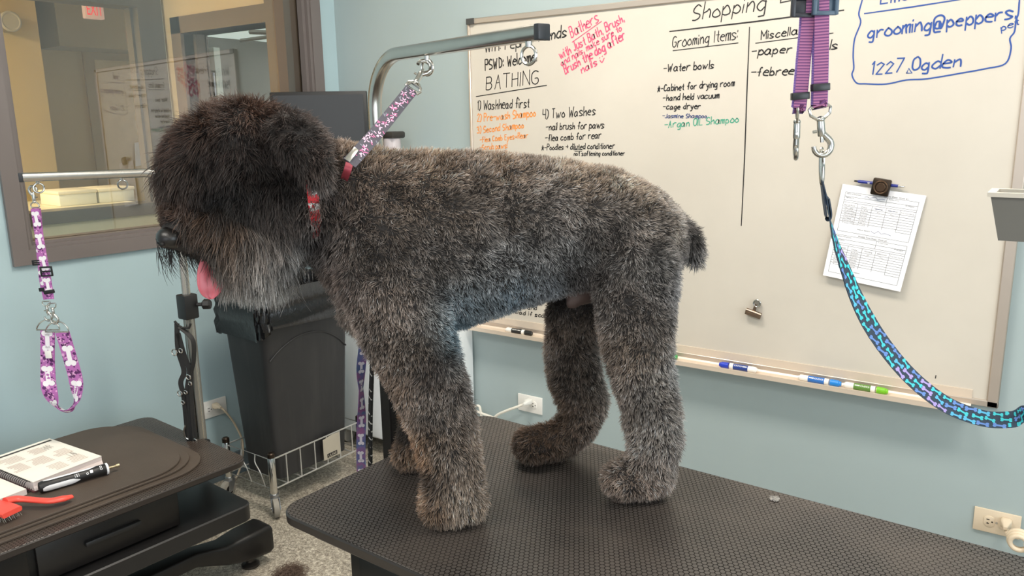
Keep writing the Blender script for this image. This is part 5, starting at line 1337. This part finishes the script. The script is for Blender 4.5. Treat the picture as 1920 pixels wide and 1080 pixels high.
# groom: (px, py, [length mm, lift, forward, down])
G = [(700, 300, [19, .85, -.3, .15]), (850, 310, [19, .85, -.35, .1]), (1000, 320, [19, .85, -.35, .1]), (1150, 340, [19, .85, -.3, .15]), (1250, 420, [18, .85, -.25, .3]), (1305, 460, [24, .8, -.1, .6]),
     (700, 450, [19, .75, -.3, .4]), (850, 450, [19, .75, -.3, .4]), (1000, 440, [19, .75, -.3, .4]), (1150, 470, [19, .75, -.2, .5]), (860, 600, [16, .7, -.2, .5]), (1000, 550, [15, .7, -.2, .5]),
     (640, 290, [18, .75, -.4, .2]), (610, 420, [18, .7, -.3, .5]), (620, 520, [18, .7, .1, .6]), (740, 600, [18, .7, -.15, .6]), (800, 700, [19, .7, 0, .65]), (835, 800, [21, .7, .0, .7]), (850, 900, [24, .7, .05, .75]), (850, 975, [22, .75, .3, .5]),
     (1195, 600, [17, .7, 0, .6]), (1200, 700, [18, .7, 0, .65]), (1225, 800, [21, .7, 0, .7]), (1225, 880, [23, .7, .05, .7]), (1160, 930, [19, .7, .4, .4]),
     (1060, 640, [17, .7, 0, .65]), (1090, 740, [20, .7, 0, .7]), (1060, 820, [22, .7, .1, .6]), (980, 840, [19, .7, .4, .4]), (780, 850, [20, .7, .2, .6]),
     (480, 195, [26, .8, -.25, .1]), (400, 215, [27, .75, .3, .3]), (345, 260, [28, .6, .5, .5]), (540, 230, [25, .7, -.4, .3]), (480, 260, [26, .7, -.1, .5]), (430, 300, [34, .45, .35, .8]), (380, 330, [40, .4, .5, .8]),
     (510, 310, [24, .55, -.3, .7]), (560, 270, [22, .55, -.5, .6]), (590, 310, [26, .4, -.35, .9]), (598, 335, [24, .3, -.25, 1.0]),
     (415, 370, [16, .3, .2, .8]), (350, 390, [44, .4, .55, .75]), (315, 405, [40, .5, .6, .6]), (300, 430, [34, .45, .4, .85]), (330, 470, [26, .3, .25, 1.0]), (380, 410, [48, .35, .25, .9]), (430, 420, [50, .35, .0, 1.0]),
     (360, 470, [16, .3, .1, 1.]), (420, 480, [58, .35, .08, 1.0]), (480, 480, [64, .4, -.05, 1.0]), (530, 450, [52, .45, -.15, 1.0]), (520, 380, [44, .4, -.25, .9]), (570, 400, [28, .5, -.3, .8]), (560, 460, [38, .5, -.2, .9]), (470, 380, [44, .35, -.05, 1.0])]
gp = idw(G, sp_, 3.6)
Ln = gp[:, 0] / 1000; lift = gp[:, 1]; fwd = gp[:, 2]; dwn = gp[:, 3]
# colour of the hair tips (side elevation), then the darker undercoat
Cc = [(480, 195, (92, 66, 52)), (380, 215, (80, 57, 44)), (330, 270, (66, 46, 37)), (420, 270, (46, 34, 30)), (480, 280, (38, 30, 28)), (380, 330, (56, 42, 36)), (345, 310, (50, 37, 31)), (440, 330, (34, 27, 25)), (415, 372, (7, 6, 6)), (428, 360, (8, 7, 7)), (440, 382, (9, 8, 8)), (402, 366, (8, 7, 7)), (452, 396, (18, 14, 13)), (425, 345, (20, 16, 14)), (560, 250, (50, 40, 36)), (590, 300, (56, 46, 42)), (602, 342, (96, 90, 88)), (575, 300, (60, 50, 46)), (560, 355, (22, 19, 18)), (520, 320, (30, 26, 25)), (530, 285, (42, 35, 33)), (500, 380, (58, 50, 46)), (450, 370, (36, 29, 27)), (550, 400, (56, 49, 46)),  # eye-socket and under-ear shade and ear-edge highlight are put into these tips
      (350, 390, (84, 66, 56)), (300, 400, (74, 54, 44)), (390, 410, (96, 72, 56)), (430, 415, (104, 76, 56)), (430, 445, (112, 94, 80)), (470, 430, (124, 116, 110)), (320, 440, (36, 28, 25)), (340, 480, (44, 37, 33)), (380, 470, (34, 28, 26)), (420, 480, (132, 122, 114)), (440, 540, (160, 156, 150)), (480, 490, (156, 152, 148)), (500, 550, (168, 166, 162)), (540, 470, (128, 126, 124)), (570, 450, (84, 82, 82)),
      (650, 270, (158, 138, 122)), (690, 300, (148, 128, 110)), (800, 300, (146, 126, 108)), (950, 305, (140, 122, 106)), (1100, 320, (136, 120, 104)), (1200, 350, (138, 124, 110)), (1260, 420, (132, 124, 116)), (1305, 450, (70, 66, 64)), (1300, 500, (96, 94, 94)),
      (600, 370, (90, 78, 72)), (600, 450, (52, 47, 46)), (640, 400, (86, 76, 70)), (680, 350, (108, 94, 84)), (740, 380, (110, 98, 88)), (700, 470, (100, 92, 86)), (640, 520, (96, 84, 78)), (850, 380, (110, 99, 90)), (820, 460, (98, 92, 88)), (950, 390, (104, 96, 90)), (1050, 400, (108, 102, 98)), (940, 480, (112, 112, 112)), (1050, 470, (110, 110, 110)), (1150, 430, (104, 98, 94)), (1200, 500, (104, 102, 100)), (1260, 540, (128, 128, 130)), (860, 570, (110, 120, 126)), (960, 550, (110, 122, 130)), (850, 620, (88, 108, 118)), (1040, 540, (96, 100, 104)), (1080, 520, (64, 60, 58)), (1140, 540, (84, 78, 74)),  # belly tips carry the bluish light bounced off the wall
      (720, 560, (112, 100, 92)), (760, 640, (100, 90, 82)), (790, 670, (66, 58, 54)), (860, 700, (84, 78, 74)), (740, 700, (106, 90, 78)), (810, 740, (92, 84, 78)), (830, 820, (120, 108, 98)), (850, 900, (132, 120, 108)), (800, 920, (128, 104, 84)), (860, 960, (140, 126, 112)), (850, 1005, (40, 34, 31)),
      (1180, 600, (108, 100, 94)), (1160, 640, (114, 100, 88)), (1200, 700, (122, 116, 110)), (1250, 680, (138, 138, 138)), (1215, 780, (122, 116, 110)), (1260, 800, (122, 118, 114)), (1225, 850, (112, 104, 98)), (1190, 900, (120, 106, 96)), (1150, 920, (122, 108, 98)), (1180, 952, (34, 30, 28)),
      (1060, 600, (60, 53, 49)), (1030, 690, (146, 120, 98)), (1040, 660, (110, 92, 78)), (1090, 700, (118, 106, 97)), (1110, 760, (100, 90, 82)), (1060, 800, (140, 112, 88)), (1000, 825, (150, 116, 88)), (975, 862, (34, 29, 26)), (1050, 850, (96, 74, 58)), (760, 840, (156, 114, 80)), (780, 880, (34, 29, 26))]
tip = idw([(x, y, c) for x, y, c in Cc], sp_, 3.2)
inner = np.clip(-(nrm @ LT) * np.sign(latv + 1e-6), 0, 1) * (np.abs(latv) < .09)          # shade between the legs, put into the hair colour
def wave(P, seed, freq):
    g = np.random.default_rng(seed); s_ = np.zeros(len(P))
    for _ in range(7):
        k_ = g.normal(size=3); k_ = k_ / np.linalg.norm(k_) * freq * g.uniform(.6, 1.5); s_ += np.sin(P @ k_ + g.uniform(0, 6.28))
    return s_ / 2.6
down = np.array([0, 0, -1.])
dirv = nrm * lift[:, None] + HD[None] * fwd[:, None] + down[None] * dwn[:, None]
hw_ = np.where(sp_[:, 0] > sv(620, 300)[0], 1.5, 1.0)
for ax_, sd_ in ((HD, 11), (LT, 12), (UP, 13)):
    dirv += ax_[None] * ((wave(root, sd_, 95) * .26 + wave(root, sd_ + 5, 260) * .22) * hw_)[:, None]
dirv += rng.normal(size=(NH, 3)) * .26
# never comb into the skin
dn = (dirv * nrm).sum(1); need = np.maximum(.22 - dn, 0); dirv += nrm * need[:, None]
dirv /= np.linalg.norm(dirv, axis=1)[:, None]
dmap = sp_
# bare or short places: nose, sheath, soles
NOSE = pd(320, 446, .04)
nd = np.linalg.norm(root - NOSE, axis=1)
keep = (nd > .026) & (root[:, 2] > DO[2] + .002)
keep &= np.min([np.linalg.norm(root - q, axis=1) for q in shc], axis=0) > .025
Ln = Ln * rng.uniform(.65, 1.15, NH) * (1 + .12 * wave(root, 31, 120))
pr_ = project(root); nearm = latv > -.012
m1 = nearm & (pr_[:, 0] > 288) & (pr_[:, 0] < 352) & (pr_[:, 1] > 350) & (pr_[:, 1] < 432)
Ln[m1] = np.minimum(Ln[m1], np.maximum(.005, (428 - pr_[m1, 1]) * .00085))
m2 = nearm & (pr_[:, 0] > 292) & (pr_[:, 0] < 392) & (pr_[:, 1] >= 430) & (pr_[:, 1] < 500) & (pr_[:, 1] > 430 + (pr_[:, 0] - 330) * .45)
Ln[m2] = np.minimum(Ln[m2], .006)
bodym = sp_[:, 0] < sv(630, 300)[0]
Ln[bodym] *= .78
K = 6; tt = np.linspace(0, 1, K)
droop = np.clip(Ln / .03 - .5, 0, 1.3) * .55
pos = np.empty((NH, K, 3))
curl1 = rng.normal(size=(NH, 3)); ph_ = rng.uniform(0, 6.28, NH)
for i, t in enumerate(tt):
    d = dirv + down[None] * (droop * t)[:, None]
    d /= np.linalg.norm(d, axis=1)[:, None]
    pos[:, i] = root - nrm * .001 + d * (Ln * t)[:, None] + curl1 * (np.sin(ph_ + t * 4.5) - np.sin(ph_))[:, None] * (Ln * .045 * t)[:, None]
# tufts: tips lean towards a shared neighbour
NC = 60000; ci = rng.choice(NH, NC, replace=False); kd_ = kdtree.KDTree(NC)
for j, q in enumerate(root[ci]): kd_.insert(Vector(q), j)
kd_.balance()
near = np.fromiter((kd_.find(Vector(q))[1] for q in root), dtype=np.int64, count=NH)
lead = pos[ci[near]] - (root[ci[near]] - root)[:, None, :] * 0
wcl = rng.uniform(.1, .6, NH)
for i, t in enumerate(tt):
    s_ = (t ** 1.3 * wcl)[:, None]; pos[:, i] = pos[:, i] * (1 - s_) + lead[:, i] * s_
pos[:, :, 2] = np.maximum(pos[:, :, 2], DO[2] + .0012)
# tip colour with individual grey, brown and black hairs
tb = np.array([kd_i for kd_i in rng.normal(size=NC)])[near]
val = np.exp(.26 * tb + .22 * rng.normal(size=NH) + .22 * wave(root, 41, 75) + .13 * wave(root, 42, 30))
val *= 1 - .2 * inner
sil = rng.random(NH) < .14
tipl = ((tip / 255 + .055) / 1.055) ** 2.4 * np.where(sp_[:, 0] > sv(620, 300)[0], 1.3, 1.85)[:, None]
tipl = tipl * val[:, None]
headm = (sp_[:, 0] > sv(620, 300)[0])
g_ = tipl.mean(1)
tipl[sil] = (tipl[sil] * .5 + g_[sil][:, None] * .5) * np.where(headm[sil], 1.7, 1.9)[:, None] + .01
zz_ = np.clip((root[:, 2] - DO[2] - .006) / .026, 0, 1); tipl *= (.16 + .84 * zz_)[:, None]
tipl = np.clip(tipl, 0.002, .75)
pos = pos[keep]; tipl = tipl[keep]; NK = len(pos); LnK = Ln[keep]
hc_ = bpy.data.hair_curves.new('coat'); hc_.add_curves([K] * NK)
hc_.attributes['position'].data.foreach_set('vector', (pos - DO).reshape(-1).astype(np.float32))
rad_ = np.where(LnK > .03, .00036, .00034)[:, None] * np.array([1, 1, .95, .85, .65, .25])[None]
ra = hc_.attributes.get('radius') or hc_.attributes.new('radius', 'FLOAT', 'POINT')
ra.data.foreach_set('value', rad_.reshape(-1).astype(np.float32))
ca = hc_.attributes.new('tip_colour', 'FLOAT_COLOR', 'CURVE')
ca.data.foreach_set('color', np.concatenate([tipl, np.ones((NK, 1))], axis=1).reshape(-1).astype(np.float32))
k = NT('dog_coat'); at_ = k.n('ShaderNodeAttribute'); at_.attribute_name = 'tip_colour'
hi = k.n('ShaderNodeHairInfo')
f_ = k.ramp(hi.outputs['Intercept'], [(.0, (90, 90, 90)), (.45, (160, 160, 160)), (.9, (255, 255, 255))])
cm = k.n('ShaderNodeMix'); cm.data_type = 'RGBA'; cm.blend_type = 'MULTIPLY'; cm.inputs[0].default_value = 1
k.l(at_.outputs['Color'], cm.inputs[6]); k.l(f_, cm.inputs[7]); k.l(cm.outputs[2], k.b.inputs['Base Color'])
k.b.inputs['Roughness'].default_value = .5; k.b.inputs['Specular IOR Level'].default_value = .35
hc_.materials.append(k.m)
coat = bpy.data.objects.new('coat', hc_); COL.objects.link(coat); coat.parent = dog; ORG['coat'] = DO

# nose, tongue, eyes, bandana, whisker strands
m_nose = NT('nose_leather'); m_nose.b.inputs['Base Color'].default_value = lin((22, 19, 18)); m_nose.b.inputs['Roughness'].default_value = .33
vr = m_nose.n('ShaderNodeTexVoronoi'); vr.inputs['Scale'].default_value = 700; m_nose.l(m_nose.obj(), vr.inputs['Vector']); m_nose.bump(vr.outputs['Distance'], .25, .0004)
N0 = pd(320, 446, .040); rN = R_(N0, 26); ND = unit(HD + LT * .35); NL = V(-ND[1], ND[0], 0); NL = NL if NL @ LT > 0 else -NL
mb = MB(); rings = []
for (a, sy, sz_) in ((-.9, .45, .35), (-.75, .75, .65), (-.3, 1.0, .92), (.25, 1.0, .95), (.65, .82, .78), (.9, .5, .46), (.97, .2, .2)):
    ring = []
    for j in range(24):
        an = 2 * PI * j / 24; x, z_ = math.cos(an), math.sin(an)
        pinch = 1 - .22 * math.exp(-((abs(x) - .0) / .18) ** 2) * (z_ < 0)
        nos = .86 if (z_ < -.15 and .35 < abs(x) < .85 and a > .1) else 1
        ring.append(N0 + ND * rN * 1.0 * a * nos + NL * rN * 1.05 * x * sy + UP * rN * .86 * z_ * sz_ * pinch)
    rings.append(ring)
mb.loft(rings)
no = mb.build('nose', m_nose.m, dog, 60)
mb = MB()
for sg in (-1, 1):
    c = N0 + ND * rN * .62 + NL * sg * rN * .62 - UP * rN * .3; mb.sphere(c, rN * .16, rN * .3, rN * .16, AX, 10, 8)
mb.build('nostril', slot_dark, no)
k = NT('tongue_pink'); k.l(k.mix(k.noise(60, 4), lin((176, 78, 90)), lin((200, 104, 114))), k.b.inputs['Base Color']); k.b.inputs['Roughness'].default_value = .35; k.b.inputs['Subsurface Weight'].default_value = .15; k.b.inputs['Subsurface Radius'].default_value = (.01, .004, .003); k.bump(k.noise(900, 2), .25, .0004)
mb = MB(); rings = []
tl = [(398, 478, 19, .0), (395, 500, 23, .006), (396, 520, 25.5, .010), (396, 538, 23.5, .012), (395, 552, 15, .012), (395, 560, 4, .012)]
cl_ = catmull([V(a, b, c) for a, b, c, d in tl], 5); lt_ = catmull([V(d, 0, 0) for a, b, c, d in tl], 5)
TD = unit(HD * .8 + LT * .6)
for (x, y, w_), q in zip(cl_, lt_):
    c = pd(x, y, .02 + q[0]); wr = R_(c, w_); ring = []
    for j in range(20):
        an = 2 * PI * j / 20; xx = math.cos(an); zz = math.sin(an); side_ = unit(HD * .92 + LT * .25); nn_ = np.cross(side_, UP); nn_ = nn_ if nn_ @ (EYE - c) > 0 else -nn_
        ring.append(c + side_ * wr * xx + nn_ * (.0045 * zz - .006 * (1 - abs(xx)) * (1 if zz > 0 else .6) + .004))
    rings.append(ring)
mb.loft(rings); mb.build('tongue', k.m, dog, 70)
for sg in (1, -1):
    c = pd(414, 372, 0.0) + LT * sg * .046; mb = MB(); mb.sphere(c, .011, .011, .011, AX, 16, 12); mb.build('eye', mat('eye_dark', (16, 11, 9), .08), dog)
m_band = NT('bandana_red'); wv_ = m_band.noise(55, 1)
m_band.l(m_band.mix(m_band.math('GREATER_THAN', wv_, .56), lin((196, 38, 48)), lin((236, 226, 226))), m_band.b.inputs['Base Color']); m_band.b.inputs['Roughness'].default_value = .7
nk = []
c0 = V(*pd(592, 345, 0)); axn = unit(pd(640, 372, 0) - pd(560, 318, 0))     # along the neck
uu_ = LT; vv_ = unit(pd(575, 238, 0) - pd(600, 462, 0)); c0 = (pd(575, 238, 0) + pd(600, 462, 0)) / 2; axn = np.cross(vv_, uu_)
top_r = np.linalg.norm(pd(572, 246, 0) - c0); bot_r = np.linalg.norm(pd(598, 460, 0) - c0)
rings = []
for j in range(40):
    an = 2 * PI * j / 40; rr = top_r if math.sin(an) > 0 else bot_r
    p = c0 + uu_ * .083 * math.cos(an) + vv_ * (top_r if math.sin(an) > 0 else bot_r) * math.sin(an)
    o_ = unit(uu_ * math.cos(an) + vv_ * math.sin(an)); rings.append([p - axn * .009, p + o_ * .002, p + axn * .009, p - o_ * .002])
mb = MB(); mb.loft(rings, loop=True); mb.build('bandana', m_band.m, dog, 60)
# long loose mustache and beard strands
gw = np.random.default_rng(8); strands = []
for i in range(130):
    x = gw.uniform(292, 372); y = 452 + gw.uniform(-14, 26); l0 = gw.uniform(-.03, .04); p = pd(x, y, l0); L_ = gw.uniform(30, 62) * depth(p) / F
    d = down * 1.0 + HD * (.15 if x < 325 else -.05) + gw.normal(size=3) * .12; d /= np.linalg.norm(d); cv = -HD * gw.uniform(.3, 1.0) + gw.normal(size=3) * .2
    strands.append(([p + d * L_ * t + cv * L_ * .42 * t * t for t in tt], (.02, .016, .014)))
for i in range(160):
    x = gw.uniform(410, 560); y = gw.uniform(500, 545); p = pd(x, y, gw.uniform(-.05, .07)); L_ = gw.uniform(25, 50) * depth(p) / F
    d = down + gw.normal(size=3) * .3; d /= np.linalg.norm(d); cv = gw.normal(size=3) * .5
    strands.append(([p + d * L_ * t + cv * L_ * .35 * t * t for t in tt], (.22, .21, .2)))
S = np.array([s_[0] for s_ in strands]); NS = len(S)
h2 = bpy.data.hair_curves.new('whiskers'); h2.add_curves([K] * NS)
h2.attributes['position'].data.foreach_set('vector', (S - DO).reshape(-1).astype(np.float32))
ra = h2.attributes.get('radius') or h2.attributes.new('radius', 'FLOAT', 'POINT'); ra.data.foreach_set('value', np.tile(np.array([.0004, .0004, .00038, .00034, .00028, .0001], dtype=np.float32), NS))
ca = h2.attributes.new('tip_colour', 'FLOAT_COLOR', 'CURVE'); ca.data.foreach_set('color', np.array([list(s_[1]) + [1.] for s_ in strands], dtype=np.float32).reshape(-1))
h2.materials.append(coat.data.materials[0]); wo = bpy.data.objects.new('whiskers', h2); COL.objects.link(wo); wo.parent = dog

# the dog's leash: ring of the arm down to the neck, then round it under the fur
r0 = db + dd_ * .2 + UP * (1.582 - .0112 - .031)
e1 = pd(655, 306, .095)
def W(x, y, f_): # on the sight line, at a depth between ring and neck
    p = EYE + ray(x, y) * ((depth(r0) * (1 - f_) + depth(e1) * f_) / F); return p
t = thing('dog_leash', e1, 'dark pink flowered grooming leash running from the steel arm to the dog neck', 'leash')
k_w = unit(RW @ np.array([.66, .75, 0.]))
snap_hook(t, W(773, 168, .2), W(801, 116, .02), k_w, 1.0, open_side=1)
mb = MB(); wl_ = [W(761, 160, .2), W(772, 155, .19), W(787, 165, .19), W(788, 173, .2), W(781, 177, .21)]
mb.tube(wl_, .0024, 8); mb.build('strap_ring', nickel, t)
rb = Ribbon([W(773, 166, .2), W(735, 213, .45), W(700, 256, .7), W(668, 292, .92), e1], [k_w] * 5, .0235)
mb = MB(); rb.mesh(mb); g = random.Random(6); u = .008
while u < rb.L[-1] - .01:
    v0 = g.uniform(-.3, .3)
    for q in range(5):
        an = q * 2 * PI / 5 + g.random(); rb.decal(mb, [(.18, -.12), (.95, -.17), (1.05, .1), (.3, .15)], u, v0, .0064, an, 1 if g.random() < .75 else 2, .0005)
    for q in range(3): rb.decal(mb, [(-.5, -.12), (.5, -.16), (.55, .12), (-.4, .14)], u + g.uniform(-.008, .008), g.uniform(-.45, .45), .006, g.uniform(0, 6), g.choice((1, 2, 3)), .0004)
    u += .0135
mb.build('webbing', [web_mat('charcoal_webbing', (72, 70, 82), (58, 56, 66)), mat('blossom_pink', (244, 186, 216), .6), mat('blossom_rose', (214, 110, 160), .6), mat('leaf_grey', (120, 122, 136), .6)], t, 30)
mb = MB(); s0 = W(672, 286, .9); s1 = W(658, 304, .98); ex = unit(s1 - s0); wv2 = unit(k_w - ex * (k_w @ ex)); nn_ = np.cross(ex, wv2)
mb.rbox((s0 + s1) / 2 - wv2 * .006, np.linalg.norm(s1 - s0) / 2 + .003, .005, .003, .001, [ex, wv2, nn_]); mb.build('slide_stop', nickel, t)
rb = Ribbon([pd(655, 306, .095), pd(653, 314, .099), pd(650, 324, .096), pd(642, 345, .06)], [HD * .8 + UP * .5] * 4, .012)
mb = MB(); rb.mesh(mb); mb.build('neck_loop', mat('loop_red', (150, 52, 66), .6), t, 30)

# ------------------------------------------------------------------ light
def area(name, loc, rot, sx_, sy_, power, c):
    ld_ = bpy.data.lights.new(name, 'AREA'); ld_.shape = 'RECTANGLE'; ld_.size = sx_; ld_.size_y = sy_; ld_.energy = power; ld_.color = c
    o = bpy.data.objects.new(name, ld_); COL.objects.link(o); o.location = loc; o.rotation_euler = rot; return o
area('ceiling_panel_light', (-1.2, 1.55, 2.78), (0, 0, 0), .9, .4, 42, (1, .92, .82))
area('ceiling_panel_light', (.5, 1.5, 2.78), (0, 0, 0), .9, .4, 27, (1, .92, .82))
area('ceiling_panel_light', (-1.2, -.5, 2.78), (0, 0, 0), 1.2, .6, 34, (1, .95, .88))
area('ceiling_panel_light', (1.2, -1.2, 2.78), (0, 0, 0), 1.2, .6, 26, (1, .95, .88))
area('shop_window_light', (2.85, .2, 1.5), (math.radians(90), 0, math.radians(90)), 2.6, 1.7, 74, (.84, .93, 1.0))
area('shop_window_light', (.6, -2.9, 1.6), (math.radians(90), 0, 0), 3.0, 1.6, 30, (.9, .95, 1.0))
area('hall_ceiling_light', (-4.3, -.4, 2.6), (0, 0, 0), .8, .5, 120, (1, .84, .6))
area('hall_ceiling_light', (-3.25, .7, 2.6), (0, 0, 0), .3, .9, 26, (1, .86, .64))
area('grey_room_light', (-3.1, 3.2, ZR - .02), (0, 0, 0), .5, .6, 5, (.93, 1, .97))
w_ = bpy.data.worlds.new('world'); scene.world = w_; w_.use_nodes = True
bg = w_.node_tree.nodes['Background']; bg.inputs[0].default_value = (.82, .90, 1.0, 1); bg.inputs[1].default_value = .55
scene.view_settings.view_transform = 'Standard'; scene.view_settings.look = 'None'
scene.view_settings.exposure = 0.0; scene.view_settings.gamma = 1.0
